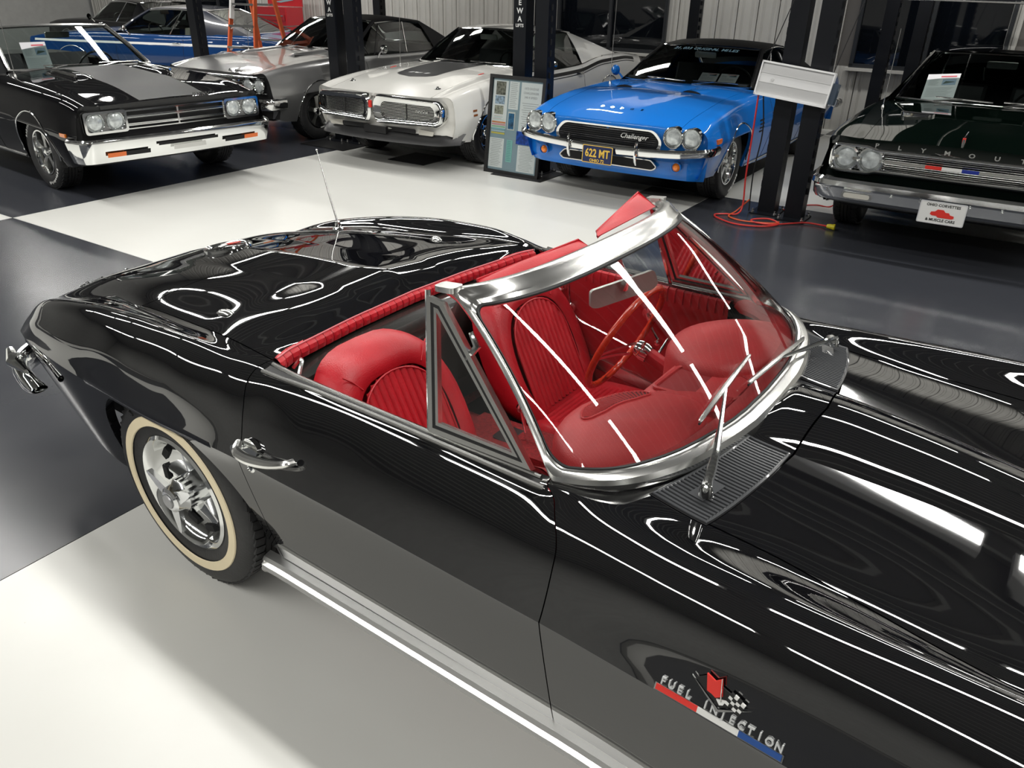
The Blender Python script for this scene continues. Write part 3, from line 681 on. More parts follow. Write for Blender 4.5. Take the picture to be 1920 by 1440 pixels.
# ---- deck hardware: hinge covers, filler door, antenna
for sd in (-1, 1):
    u, v = CVL.find(-.036, .516, .875, sd); P = CVL.pt(u, v, sd); N = CVL.nrm(u, v, sd); X = (Vector((1, -sd * .25, 0)) - N * Vector((1, -sd * .25, 0)).dot(N)).normalized(); Y = N.cross(X)
    m_ = MB()
    m_.grid([[P + X * (.034 * math.cos(a) * k_) + Y * (.017 * (1 + .25 * math.cos(a)) * math.sin(a) * k_) + N * (.012 * (1 - k_ ** 2.5) + .001) for a in [2 * pi * i / 24 for i in range(24)]] for k_ in (1.0, .97, .93, .87, .8, .7, .6, .5, .35, .2, .02)], closed=True)
    m_.build('deck_hinge_cover', STAIN, cv)
P = Vector((-.728, 0, CVL.sec(-.728, 0)[1] - .006)); N = Vector((-.17, 0, .985)).normalized(); X = (Vector((1, 0, 0)) - N * N.x).normalized(); Y = N.cross(X); B3 = basis(X, Y, N)
fd = MB().lathe([(.098, -.02), (.098, .012), (.092, .018), (.084, .014), (.080, .010)], c=P, axis='z', n=48, M=B3).build('fuel_door', CHROME, cv)
MB().lathe([(.080, .010), (.05, .016), (0, .018)], c=P, axis='z', n=48, M=B3).build('fuel_door_face', BLACK, fd)
fm = MB(); 
for sg in (1, -1):
    fm.prism([(0, 0), (.045, .004), (.050, .028), (.006, .026)], P + N * .0185 + X * -.02, X * .3 + Y * sg, X, N * .003, mi=0 if sg > 0 else 1)
fm.tube([P + N * .021 - X * .03 - Y * .012, P + N * .021 + X * .012 + Y * .05], .0016, 6, mi=1).tube([P + N * .021 - X * .03 + Y * .012, P + N * .021 + X * .012 - Y * .05], .0016, 6, mi=1)
fm.build('crossed_flags_badge', [REDPR, WHITEP], fd, smooth=0)
u, v = CVL.find(-.69, .57, .81, 1); P = CVL.pt(u, v, 1)
an = MB().lathe([(0, -.004), (.026, -.004), (.024, .006), (.014, .012), (.013, .03), (.010, .038), (0, .04)], c=P, axis='z', n=20).build('antenna_base', CHROME, cv)
MB().tube([P + Vector((0, 0, .03)), P + Vector((-.045, .0, .16)), P + Vector((-.105, .005, .345))], [.0045, .0035, .0022], 8).lathe([(0, -.004), (.004, -.002), (.005, .001), (.003, .005), (0, .006)], c=P + Vector((-.105, .005, .347)), axis='z', n=10).build('antenna_mast', CHROMES, an)
# rear script letters standing on the tail edge, bumpers
m_ = MB(); N = Vector((-.55, 0, .83)); U = Vector((0, -1, 0)); put_text(m_, 'Corvette Sting Ray', .030, Vector((-1.135, -.33, .684)), Vector((0, -1, -.06)), Vector((.3, 0, .95)), depth=.004, shear=.35, bold=.0006, squash=.95)
m_.build('rear_script', CHROME, cv, smooth=0)
for sd in (-1, 1):
    ip = [(-1.155, .20, .52), (-1.175, .45, .50), (-1.16, .64, .47), (-1.11, .745, .45), (-.98, .785, .44), (-.88, .79, .435)]
    P = crpath([(p[0], sd * p[1], p[2]) for p in ip], 24); rows = []
    for i, p in enumerate(P):
        p = Vector(p); t = (Vector(P[min(i + 1, 23)]) - Vector(P[max(i - 1, 0)])).normalized(); n = Vector((t.y, -t.x, 0)); n = n if n.dot(p - Vector((-.6, 0, p.z))) > 0 else -n
        k_ = .052 * (1 - .75 * max(0, (i - 15) / 8) ** 2)
        rows.append([p + n * .030 * math.cos(a) + Vector((0, 0, k_ * math.sin(a))) for a in [2 * pi * j / 14 for j in range(14)]])
    bm_ = MB().grid(rows, closed=True).build('rear_bumper', CHROME, cv)
    MB().tube([Vector((-.93, sd * .80, .50)), Vector((-1.02, sd * .80, .515)), Vector((-1.10, sd * .77, .53))], [.008, .024, .014], 10).build('bumper_blade', CHROME, bm_)
    ip = [(3.28, .12, .50), (3.27, .4, .49), (3.18, .62, .47), (3.02, .76, .46), (2.9, .80, .46)]
    MB().tube(crpath([(p[0], sd * p[1], p[2]) for p in ip], 20), .028, 10).build('front_bumper', CHROME, cv)
    for k_ in (0, 1):
        tl = MB().lathe([(.055, -.0), (.058, .02), (.05, .028), (.045, .02), (0, .03)], c=(-1.13, sd * (.42 + .16 * k_), .575), axis='x', n=24, M=rotm('Z', pi)).build('tail_light', CHROME, cv)
        MB().lathe([(.044, .018), (.02, .034), (0, .036)], c=(-1.13, sd * (.42 + .16 * k_), .575), axis='x', n=24, M=rotm('Z', pi)).build('tail_lens', mat('red_lens', (.45, .01, .01), .15, coat=1), tl)
# ---- fender emblem: letters over a red, white and blue bar, crossed flags
for sd in (-1, 1):
    def side(x, z, off):
        lo, hi = 4., 6.
        for _ in range(16):
            mid = (lo + hi) / 2
            if CVL.sec(x, mid)[1] > z: lo = mid
            else: hi = mid
        y, zz = CVL.sec(x, lo); return Vector((x, sd * (y + off * .8), zz + off * .55))
    def strip(name, xa, xb, z, hh, mt_, par=None, off=.004):
        m2 = MB(); n_ = 10; r1 = [side(xa + (xb - xa) * i / n_, z, off) for i in range(n_ + 1)]; r2 = [side(xa + (xb - xa) * i / n_, z + hh, off) for i in range(n_ + 1)]
        r0 = [p + Vector((0, -sd * .006, -.002)) for p in r1]; r3 = [p + Vector((0, -sd * .006, 0)) for p in r2]
        m2.grid([r0, r1, r2, r3]); return m2.build(name, mt_, par, smooth=0)
    bar = strip('emblem_bar', 1.668, 1.918, .642, .0145, CHROME, cv, off=.003)
    for nm, a, b2, mt_ in (('red_bar', 1.671, 1.756, REDPR), ('white_bar', 1.756, 1.836, WHITEP), ('blue_bar', 1.836, 1.915, BLUEP)):
        strip(nm, a, b2, .6442, .0102, mt_, bar, off=.0048)
    word = 'FUEL INJECTION'
    for k_, ch in enumerate(word):
        if ch == ' ': continue
        x = 1.682 + (1.906 - 1.682) * k_ / (len(word) - 1); x = x if sd < 0 else 3.590 - x
        p = side(x, .6590, .003); q_ = side(x, .677, .003); p2 = side(x + .01, .6590, .003)
        m_ = MB(); put_text(m_, ch, .0205, p, (p2 - p) * (-sd) , q_ - p, depth=.005, bold=.0005, squash=.95); m_.build('emblem_letter', mat('bright_letter', (.75, .76, .76), .3, metal=.4), bar, smooth=0)
    C0 = side(1.789, .697, .006); U = (side(1.85, .712, .006) - side(1.75, .712, .006)).normalized(); V = (side(1.8, .735, .006) - side(1.8, .70, .006)).normalized(); N = U.cross(V); N = N if N.y * sd > 0 else -N; U, V = U * .80, V * .80
    m_ = MB()
    m_.prism([(-.072, .012), (.004, -.040), (.075, .004), (.004, -.033)], C0, U, V, N * .004, mi=0)
    m_.prism([(-.062, .010), (-.04, .026), (-.002, .020), (.06, .005), (.004, -.030)], C0 - N * .002, U, V, N * .003, mi=1)
    m_.prism([(-.040, .034), (-.018, .026), (-.004, .038), (.006, .000), (-.008, -.010), (-.018, -.006), (-.030, -.004)], C0, U, V, N * .005, mi=2)
    m_.prism([(-.006, -.012), (.016, -.005), (.012, -.018), (.004, -.022)], C0, U, V, N * .0045, mi=3)
    m_.tube([C0 + U * -.004 + V * .040 + N * .006, C0 + U * .006 + V * -.012 + N * .006], .001, 5, mi=0)
    # checkered flag
    O = Vector((.014, -.010)); e1 = Vector((.009, -.0028)); e2 = Vector((.0022, .0078))
    for i in range(4):
        for j in range(4):
            w_ = Vector((0, .0018 * math.sin(i * 1.4)));  p0 = O + e1 * i + e2 * j + w_; p1 = p0 + e1; p2 = p1 + e2; p3 = p0 + e2
            m_.prism([tuple(p0), tuple(p1), tuple(p2), tuple(p3)], C0, U, V, N * (.0056 if (i + j) % 2 else .005), mi=1 if (i + j) % 2 else 3)
    m_.build('crossed_flags_emblem', [STAIN, BLACKP, REDPR, WHITEP], cv, smooth=0)
# ---- roadster interior
tubm = MB(); tubm.box((.95, 0, .235), (1.25, 1.30, .03)); 
for sd in (-1, 1): tubm.prism([(.30, .22), (1.45, .22), (1.45, .50), (.30, .50)], (0, sd * .655, 0), (1, 0, 0), (0, 0, 1), (0, -sd * .01, 0))
tubm.box((1.50, 0, .48), (.02, 1.30, .52)); tubm.box((.36, 0, .42), (.02, 1.3, .42)); tubm.box((.95, 0, .32), (1.1, .20, .18))
tubm.build('cockpit_floor', REDC, cv, smooth=0)
# black well cover behind the seats
rows = []
for i in range(25):
    y = -.64 + 1.28 * i / 24; xf = .315 + .03 * (abs(y) / .64) ** 2.2
    rows.append([Vector((xf + a, y, .838 + z - .02 * (abs(y) / .64) ** 2)) for a, z in ((-.06, -.02), (.02, -.015), (.06, -.03), (.085, -.07), (.09, -.14), (.10, -.40))])
MB().grid(rows).build('well_cover', mat('well_black', (.02, .02, .018), .25, coat=.5), cv)
# red padded roll under the deck edge, stitched in short pleats
def roll_pt(t, a, b_):
    v = abs(t) * 2.97; sd = -1 if t < 0 else 1; p = CVL.pt(2, v, sd); return Vector((p.x + .004 + a, p.y * .985, p.z - .004 + b_))
pro = [(-.010, .004), (.004, .002), (.016, -.006), (.020, -.018), (.016, -.034), (.006, -.040), (-.006, -.038)]
m_ = MB(); NR = 38
for k in range(NR):
    t0 = -1 + 2 * k / NR; t1 = -1 + 2 * (k + 1) / NR - .002
    rws = []
    for f, kk in ((0, .0), (.12, 1.), (.5, 1.), (.88, 1.), (1, .0)):
        rws.append([roll_pt(t0 + (t1 - t0) * f, a - (0 if kk else .0022), b_) for a, b_ in pro])
    m_.grid(rws)
m_.build('cockpit_roll', REDL, cv)
MB().tube([roll_pt(-1 + 2 * i / 80, .002, .004) for i in range(81)], .003, 6).build('roll_bead', mat('pink_piping', (.65, .18, .2), .5), cv)
# seats
def seat(yc):
    sx = lambda h: .49 + (.88 - h) * .50                      # front face of the backrest at height h
    m_ = MB(); n = 40
    def outline(k):                                             # cushion outline, k = shrink
        P = []
        for i in range(n):
            a = 2 * pi * i / n; w_ = .262 * k; hh = .25 * k
            ca, sa = math.cos(a), math.sin(a); e = .62 if sa > 0 else .35
            P.append((w_ * math.copysign(abs(ca) ** .62, ca) * (1 - .08 * max(0, sa)), .655 + hh * math.copysign(abs(sa) ** (.75 if sa > 0 else .6), sa) ))
        return [(y, z - .045) for y, z in P]
    rows = []
    for k, dx in ((.90, -.11), (.985, -.10), (1.0, -.06), (.985, -.02), (.93, .006), (.82, .014), (.72, .008), (.70, .004)):
        rows.append([Vector((sx(z) + dx, yc + y, z)) for y, z in outline(k)])
    m_.grid(rows, closed=True); m_.add(rows[0], [tuple(range(n))])
    st = m_.build('seat_back', REDL, cv, smooth=60)
    # pleated insert: ribs running up the backrest
    rb_ = MB(); NB = 13; W_ = .165
    def top(y): 
        q_ = min(abs(y) / W_, 1); return .612 + .172 * (1 - q_ ** 3.2) ** .5
    NV = 14; cols = []
    for i in range(NB * 6 + 1):
        y = -W_ + 2 * W_ * i / (NB * 6); f = (i % 6) / 6; bump = .0085 * abs(math.sin(pi * f)) ** .6
        zt = top(y * .985); zb = .44
        cols.append([Vector((sx(z) + .003 + bump, yc + y, z)) for z in [zb + (zt - zb) * j / NV for j in range(NV + 1)]])
    rb_.grid(cols); rb_.build('seat_back_pleats', REDL, st, smooth=60)
    pp = [Vector((sx(z) + .010, yc + y, z)) for y, z in [(-W_, .46)] + [(-W_, .5), (-W_, .6)] + [(-W_ * math.cos(a), .612 + .174 * math.sin(a) ** .7) for a in [pi * i / 20 + .001 for i in range(1, 20)]] + [(W_, .6), (W_, .5), (W_, .46)]]
    MB().tube(pp, .0035, 6).build('seat_piping', REDL, st)
    for sg in (-1, 1): MB().tube([Vector((sx(z) + .012, yc + y, z)) for y, z in ((sg * .125, .775), (sg * .15, .805), (sg * .175, .825))], .0025, 6).build('seat_seam', REDL, st)
    # cushion
    m_ = MB(); rows = []
    for k, dz in ((.95, .0), (1.0, .03), (1.0, .10), (.96, .135), (.86, .150), (.70, .145)):
        rows.append([Vector((.90 + .27 * k * math.copysign(abs(math.cos(a)) ** .45, math.cos(a)), yc + .245 * k * math.copysign(abs(math.sin(a)) ** .45, math.sin(a)), .30 + dz + .05 * (math.cos(a) * k))) for a in [2 * pi * i / 40 for i in range(40)]])
    m_.grid(rows, closed=True); m_.add(rows[-1], [tuple(range(40))]); cu = m_.build('seat_cushion', REDL, cv, smooth=60)
    m_ = MB(); cols = []
    for i in range(16 * 6 + 1):
        x = .70 + .36 * i / 96; bump = .008 * abs(math.sin(pi * (i % 6) / 6)) ** .6
        cols.append([Vector((x, yc + y, .449 + (x - .9) * .185 + bump)) for y in (-.17, -.08, 0, .08, .17)])
    m_.grid(cols); m_.build('cushion_pleats', REDL, cu, smooth=60)
for yc in (-.372, .365): seat(yc)
# dash: two domed pads, centre panel, padded rim under the glass
def dome(yc):
    m_ = MB(); rows = []; n = 40
    cx = 1.36; W_, D_ = .232, .225
    for k, z in ((1.0, -.16), (1.0, -.03), (.985, -.010), (.95, .004), (.85, .014), (.65, .022), (.4, .027), (.15, .029), (.01, .029)):
        r_ = []
        for i in range(n):
            a = 2 * pi * i / n; ca, sa = math.cos(a), math.sin(a)
            x = cx + D_ * k * ca * (1 if ca < 0 else .55); y = yc + W_ * k * math.copysign(abs(sa) ** .9, sa)
            zz = .835 + z - .025 * ((x - 1.15) / .3) * 0 + .02 * (x - 1.25) / .2
            # keep under the glass
            r_.append(Vector((x, y, zz)))
        rows.append(r_)
    m_.grid(rows, closed=True); return m_.build('dash_pad', REDP, cv, smooth=50)
dp = dome(-.315); dome(.335)
# louvred slot in the passenger pad, following its rear edge
def padz(x, y, yc):
    n = [(1.0, -.03), (.985, -.010), (.95, .004), (.85, .014), (.65, .022), (.4, .027), (.15, .029), (0, .029)]
    dx = x - 1.36; k = math.hypot(dx / (.225 * (1 if dx < 0 else .55)), (y - yc) / .232); k = min(k, 1)
    for (a, za), (b_, zb) in zip(n, n[1:]):
        if k >= b_: return .835 + zb + (za - zb) * (k - b_) / (a - b_) + .02 * (x - 1.25) / .2
    return .864
def slot(t, w_, off):
    a = math.radians(197 - 78 * t); hw = .030 * min(1, 4.2 * min(t, 1 - t) + .02) ** .5
    rx = .150 + hw * w_; ry = .185 + hw * w_; x = 1.36 + rx * math.cos(a); y = -.315 + ry * math.sin(a)
    return Vector((x, y, padz(x, y, -.315) + off))
m_ = MB().grid([[slot(.0 + 1.0 * i / 40, w_, .0025) for w_ in (-1, -.5, 0, .5, 1)] for i in range(41)]); sl_ = m_.build('speaker_slot', mat('slot_shade_red', (.10, .004, .006), .6), dp)  # painted shade: a dark patch in place of a modelled recess
MB().tube([slot(i / 36, -1.06, .003) for i in range(37)] + [slot(1 - i / 36, 1.06, .003) for i in range(37)], .003, 6, closed=True).build('slot_rim', REDP, sl_)
for k in range(21):
    t = .04 + .91 * k / 20
    MB().grid([[slot(t, w_, .003) for w_ in (-.95, 0, .95)], [slot(t + .010, w_, .0075) for w_ in (-.95, 0, .95)], [slot(t + .019, w_, .003) for w_ in (-.95, 0, .95)]]).build('slot_louvre', REDP, sl_)
# centre panel with its raised frame, pleated filler beside it
cpn = MB(); cpn.box((1.40, .01, .775), (.34, .34, .10), rot=rotm('Y', -.10)); cp_ = cpn.build('dash_centre', REDP, cv, smooth=0)
def cq(a, b_, o): return Vector((1.40, .01, .775)) + rotm('Y', -.10) @ Vector((a, b_, .051 + o))
pl = [(-.155, -.045), (-.150, .125), (.02, .150), (.13, .085), (.05, -.06)]
MB().tube([cq(a, b_, .004) for a, b_ in roundpoly(pl, .02)], .0065, 6, closed=True).build('speaker_frame', REDP, cp_)
MB().prism([(a * .93, b_ * .93 + .003) for a, b_ in pl], cq(0, 0, .001), rotm('Y', -.10) @ Vector((1, 0, 0)), (0, 1, 0), (0, 0, .002)).build('speaker_cloth', mat('perforated_red', (.36, .02, .025), .6, bump=.6, bscale=700), cp_, smooth=0)
fm = MB()
for k in range(16):
    y = -.145 + .0062 * k; fm.tube([Vector((1.235 + k * .002, y, .815)), Vector((1.36, y + .004, .842)), Vector((1.475, y + .012, .858))], .0028, 5)
tag(fm.build('pleated_filler', REDP, cp_), kind='stuff')
# padded rim under the glass and cowl filler
m_ = MB(); m_.grid([[Vector(WS(-.93 + 1.86 * i / 60, 0)) + Vector((dx, 0, dz)) for dx, dz in ((-.005, -.012), (-.025, -.004), (-.055, -.006), (-.075, -.018), (-.085, -.04), (-.06, -.06))] for i in range(61)]); m_.build('dash_rim_pad', REDP, cv)
m_ = MB(); m_.grid([[Vector((x, y, .812 + .02 * (x - 1.2) / .2)) for y in [-.56 + 1.12 * j / 8 for j in range(9)]] for x in (1.36, 1.42, 1.47)]); m_.build('dash_top', REDP, cv)
MB().box((1.315, -.30, .70), (.10, .46, .20)).box((1.315, .33, .70), (.10, .46, .20)).box((1.26, 0, .60), (.12, .20, .30)).build('dash_face', REDL, cv, smooth=0)
# console and shifter
co_ = MB().prism([(.55, .30), (1.30, .30), (1.32, .62), (1.15, .47), (.55, .44)], (0, -.085, 0), (1, 0, 0), (0, 0, 1), (0, .17, 0)).build('console', REDC, cv, smooth=0)
MB().tube([(.80, .0, .44), (.78, 0, .52), (.77, 0, .56)], .006, 8).lathe([(0, -.02), (.014, -.012), (.018, .004), (.012, .016), (0, .018)], c=(.77, 0, .57), axis='z', n=16).build('gear_lever', CHROME, co_)
MB().prism(roundpoly([(.68, -.05), (.88, -.05), (.88, .05), (.68, .05)], .02), (0, 0, .446), (1, 0, .0), (0, 1, 0), (0, 0, .004)).build('console_plate', SATB, co_, smooth=0)
# steering wheel
Cw = Vector((.945, .372, .742)); Nw = Vector((-.925, 0, .38)).normalized(); Uw = Vector((0, 1, 0)); Vw = Nw.cross(Uw) * -1; Vw = Vw if Vw.z > 0 else -Vw
def wq(r, a, o=0): return Cw + (Uw * math.cos(a) + Vw * math.sin(a)) * r + Nw * o
m_ = MB(); n = 120
rows = []
for i in range(n):
    a = 2 * pi * i / n; g = .0035 * (abs(math.sin(a * 20)) ** 3)
    rows.append([wq(.205 + (.0115) * math.cos(t) - (g if math.cos(t) < -.3 else 0), a, .0115 * math.sin(t)) for t in [2 * pi * j / 10 for j in range(10)]])
m_.grid(rows + [rows[0]], closed=True); sw = m_.build('steering_wheel', REDW, cv, smooth=60)
for k, a in enumerate((0, pi, -pi / 2)):
    for sg in (-1, 1):
        d = .016 * sg; p = Vector((math.cos(a), math.sin(a))); t_ = Vector((-p.y, p.x))
        m_ = MB(); pts = [wq(0, 0, 0)] 
        f = lambda r, o_, nn: Cw + Uw * (p.x * r + t_.x * o_) + Vw * (p.y * r + t_.y * o_) - Nw * nn
        m_.grid([[f(r, o_ + d * kk, nn) for r, kk, nn in ((.03, 1.5, .045), (.09, 1.0, .025), (.15, .7, .010), (.200, .5, .0))] for o_ in (-.006, .006)]); m_.grid([[f(r, o_ + d * kk, nn + .002) for r, kk, nn in ((.03, 1.5, .045), (.09, 1.0, .025), (.15, .7, .010), (.200, .5, .0))] for o_ in (.006, -.006)])
        m_.build('spoke', CHROMES, sw, smooth=0)
MB().lathe([(0, -.045), (.026, -.047), (.030, -.055), (.034, -.08), (.03, -.10)], c=Cw, axis='z', n=28, M=basis(Uw, Vw, Nw)).build('horn_button', CHROME, sw)
MB().tube([Cw - Nw * .08, Cw - Nw * .38], .026, 12).build('steering_column', REDL, sw)
MB().tube([Cw - Nw * .12 + Uw * .02, Cw - Nw * .10 + Uw * .14 + Vw * .03], [.004, .006], 8).build('signal_lever', CHROME, sw)
# rear-view mirror on its stalk
A, B_ = Vector((1.015, -.045, 1.027)), Vector((1.135, .145, 1.072)); Xm = (B_ - A).normalized(); Zm = Vector((-.10, -.05, 1)); Zm = (Zm - Xm * Zm.dot(Xm)).normalized(); Nm = Xm.cross(Zm); Cm = (A + B_) / 2
ps = roundpoly([(-.112, -.024), (-.09, -.032), (.09, -.032), (.112, -.020), (.104, .026), (-.104, .026)], .012)
mr = MB().prism(ps, Cm, Xm, Zm, Nm * .012).build('rear_view_mirror', mat('mirror_case', (.55, .55, .52), .28, metal=.5), cv, smooth=35)
MB().prism([(a * .95, b_ * .9) for a, b_ in ps], Cm - Nm * .001, Xm, Zm, Nm * .0005).build('mirror_glass', mat('mirror_silver', (.9, .9, .88), .02, metal=1), mr, smooth=0)
MB().tube([Cm + Nm * .012, Cm + Nm * .03 + Vector((0, 0, .03)), Vector((1.055, .02, 1.165))], [.010, .006, .009], 8).build('mirror_stalk', CHROME, mr)
# sun visors
def visor(P, label=None):
    a, b_, c_, d_ = [Vector(p) for p in P]; rows = []
    n = 12
    N = (b_ - a).cross(d_ - a).normalized(); N = N if N.z > 0 else -N
    top, bot = [], []
    for i in range(n + 1):
        s_ = i / n; r_ = []
        for j in range(7):
            t_ = j / 6; p = (a * (1 - s_) + b_ * s_) * (1 - t_) + (d_ * (1 - s_) + c_ * s_) * t_
            r_.append(p + N * (.007 * (1 - (2 * t_ - 1) ** 4) * (1 - (2 * s_ - 1) ** 6) + .002 * math.sin(7 * s_ + 4 * t_)))
        top.append(r_); bot.append([p - N * (.012 * (1 - (2 * (j / 6) - 1) ** 4) + .001) for j, p in enumerate(r_)])
    m_ = MB().grid(top).grid(bot); o = m_.build('sun_visor', REDL, cv, smooth=60)
    MB().tube([a, b_, c_, d_], .003, 6, closed=True).build('visor_piping', REDL, o)
    return o
visor([(.992, .03, 1.190), (.985, .405, 1.200), (.915, .42, 1.232), (.955, .09, 1.185)])
visor([(1.01, -.03, 1.172), (.975, -.47, 1.165), (.925, -.44, 1.178), (.965, -.03, 1.190)])
# door trim panels
for sd in (-1, 1):
    y0 = sd * .640; zo = 0 if sd > 0 else -.03
    m_ = MB(); rows = []
    for i in range(31):
        x = .40 + .80 * i / 30
        rows.append([Vector((x, sd * yy, z + (zo if z > .75 else 0))) for yy, z in ((.650, .852), (.642, .857), (.632, .852), (.628, .83), (.632, .80), (.634, .60), (.636, .40), (.640, .30))])
    m_.grid(rows); pn = m_.build('door_panel', REDL, cv)
    # pleats on the upper pad
    for k in range(24):
        x = .47 + .031 * k
        MB().tube([Vector((x, sd * .641, .857 + zo)), Vector((x, sd * .630, .852 + zo)), Vector((x, sd * .626, .83 + zo)), Vector((x, sd * .630, .805 + zo))], .0035, 5).build('pad_pleat', REDL, pn)
    MB().tube(crpath([Vector((.545, sd * .630, .80)), Vector((.560, sd * .630, .70)), Vector((.60, sd * .630, .64)), Vector((.70, sd * .630, .615)), Vector((.98, sd * .630, .555)), Vector((1.06, sd * .630, .56)), Vector((1.09, sd * .630, .70))], 30), .0045, 6).build('panel_moulding', CHROME, pn)
    MB().prism(roundpoly([(.60, .465), (1.12, .40), (1.12, .435), (.60, .515)], .008), (0, sd * .625, 0), (1, 0, 0), (0, 0, 1), (0, sd * .008, 0)).build('panel_kick_strip', CHROMES, pn, smooth=0)
    for x, z in ((.523, .765), (.568, .682)):
        MB().lathe([(.020, 0), (.022, -sd * .008), (.017, -sd * .020), (.009, -sd * .016), (0, -sd * .022)], c=(x, sd * .632, z), n=24).build('lock_knob', CHROME, pn)
    wr = MB().lathe([(.022, 0), (.022, -sd * .006), (0, -sd * .010)], c=(.90, sd * .632, .74), n=20); wr.tube([Vector((.90, sd * .620, .74)), Vector((.94, sd * .600, .69)), Vector((.975, sd * .590, .66))], [.008, .006, .006], 8).lathe([(0, 0), (.011, -sd * .002), (.011, -sd * .026), (0, -sd * .03)], c=(.975, sd * .595, .66), n=14); wr.build('window_crank', CHROME, pn)
    MB().prism([(.30, .30), (.40, .30), (.40, .86), (.30, .86)], (0, sd * .640, 0), (1, 0, 0), (0, 0, 1), (0, sd * .01, 0)).build('lock_pillar', BLACK, cv, smooth=0)
    sb = MB().tube(crpath([Vector((.385, sd * .60, .835)), Vector((.40, sd * .585, .860)), Vector((.425, sd * .60, .865)), Vector((.44, sd * .625, .84))], 12), .006, 6).build('soft_top_hook', CHROMES, cv)
# ================================================================ the parked cars
GLSM = glass('car_glass', (.62, .68, .66))
def sidept(L, x, z, side, off=0.):
    k = L.n - 2; lo, hi = (k - 2., float(k)) if z > L.rows[k][1](x) else (float(k), k + 1.)
    for _ in range(16):
        mid = (lo + hi) / 2
        if L.sec(x, mid)[1] > z: lo = mid
        else: hi = mid
    y, zz = L.sec(x, lo); return Vector((x, side * (y + off), z))
def toppt(L, x, y, off=0.):
    lo, hi = 0., float(L.n - 3)
    for _ in range(16):
        mid = (lo + hi) / 2
        if L.sec(x, mid)[0] < abs(y): lo = mid
        else: hi = mid
    return Vector((x, y, L.sec(x, lo)[1] + off))
def headlight(par, x, y, z, r, rim=CHROME, depth=.035, tilt=0):
    M = rotm('Z', tilt)
    h = MB().lathe([(r * 1.14, -.03), (r * 1.16, .0), (r * 1.10, .012), (r * 1.0, .004), (r * .97, -.006)], c=(x, y, z), axis='x', n=28, M=M).build('headlight', rim, par)
    MB().lathe([(r * .98, -.004), (r * .8, .010), (r * .4, .018), (0, .020)], c=(x, y, z), axis='x', n=28, M=M).build('headlight_lens', LENS, h)
    MB().lathe([(r * .98, -.008), (r * .6, -.04), (0, -.05)], c=(x, y, z), axis='x', n=28, M=M).build('headlight_reflector', mat('lamp_reflector', (.72, .74, .74), .35, metal=.3), h)
    return h
LENS = mat('lamp_glass', (.62, .66, .66), .16, metal=.35, coat=1, noise=.35, nscale=22)
AMB = mat('amber_lens', (.85, .22, .02), .2, coat=1); AMBD = mat('marker_amber', (.75, .16, .03), .3)
CLEAR = mat('clear_lens', (.6, .58, .52), .15, coat=1)
def rim_magnum(c, s, h, rr, M, parent):
    a = MB(); a.lathe([(rr + .004, s * h * .84), (rr + .006, s * h * .92), (rr - .006, s * h * .92), (rr - .014, s * h * .6), (rr - .02, s * h * .1)], c=c, n=40, M=M)
    rim = a.build('rim', CHROME, parent, smooth=35)
    MB().lathe([(rr - .018, s * h * .05), (.03, s * h * .0), (0, 0)], c=c, n=32, M=M).build('rim_barrel', DARK, rim)
    sp = MB()
    for k in range(5):
        t = 2 * pi * k / 5 + .3; U = M @ Vector((math.cos(t), 0, math.sin(t))); V = M @ Vector((-math.sin(t), 0, math.cos(t)))
        sp.prism([(.02, -.03), (.09, -.022), (rr - .012, -.038), (rr - .012, .038), (.09, .022), (.02, .03)], c + M @ Vector((0, s * h * .35, 0)), U, V, M @ Vector((0, s * h * .28, 0)))
    sp.build('rim_spokes', CHROMES, rim, smooth=0)
    MB().lathe([(.045, s * h * .6), (.042, s * h * .85), (0, s * h * .9)], c=c, n=20, M=M).build('wheel_cap', CHROME, rim)
    return rim
def rim_slots(c, s, h, rr, M, parent):
    a = MB(); a.lathe([(rr + .004, s * h * .84), (rr + .006, s * h * .94), (rr - .004, s * h * .96), (rr - .012, s * h * .8), (rr - .02, s * h * .40), (rr - .04, s * h * .10), (rr - .05, s * h * .2), (.06, s * h * .45), (.05, s * h * .7), (.035, s * h * .8), (0, s * h * .82)], c=c, n=44, M=M)
    rim = a.build('rim', CHROME, parent, smooth=35)
    sl = MB()
    for k in range(8):
        t = 2 * pi * k / 8; U = M @ Vector((math.cos(t), 0, math.sin(t))); V = M @ Vector((-math.sin(t), 0, math.cos(t)))
        sl.prism(roundpoly([(.075, -.012), (rr - .055, -.022), (rr - .055, .022), (.075, .012)], .01, 2), c + M @ Vector((0, s * h * .25, 0)), U, V, M @ Vector((0, s * h * .22, 0)))
    sl.build('rim_slots', DARK, rim, smooth=0); return rim
def arc_text(par, txt, c, side, R, W, r, size, a_mid, name='raised_letters', m_=None, st=.115):
    lt = MB()
    for k, ch in enumerate(txt):
        if ch == ' ': continue
        t = a_mid - side * -1 * (len(txt) / 2 - k - .5) * st * (-1)
        t = a_mid + (len(txt) / 2 - k - .5) * st * (1 if side < 0 else -1)
        U = Vector((math.sin(t), 0, -math.cos(t))) * (1 if side < 0 else -1); V = Vector((math.cos(t), 0, math.sin(t)))
        put_text(lt, ch, size, Vector(c) + Vector((math.cos(t) * r, side * (W / 2 * 1.03 + .001), math.sin(t) * r)), U, V, depth=.004, bold=.0006)
    o = lt.build(name, m_ or WHITEP, par, smooth=0); return o
def strip_on(par, name, m_, pts, w_=.006, off=.0015):
    """thin strip following points on the skin"""
    return MB().tube(pts, w_, 6).build(name, m_, par)
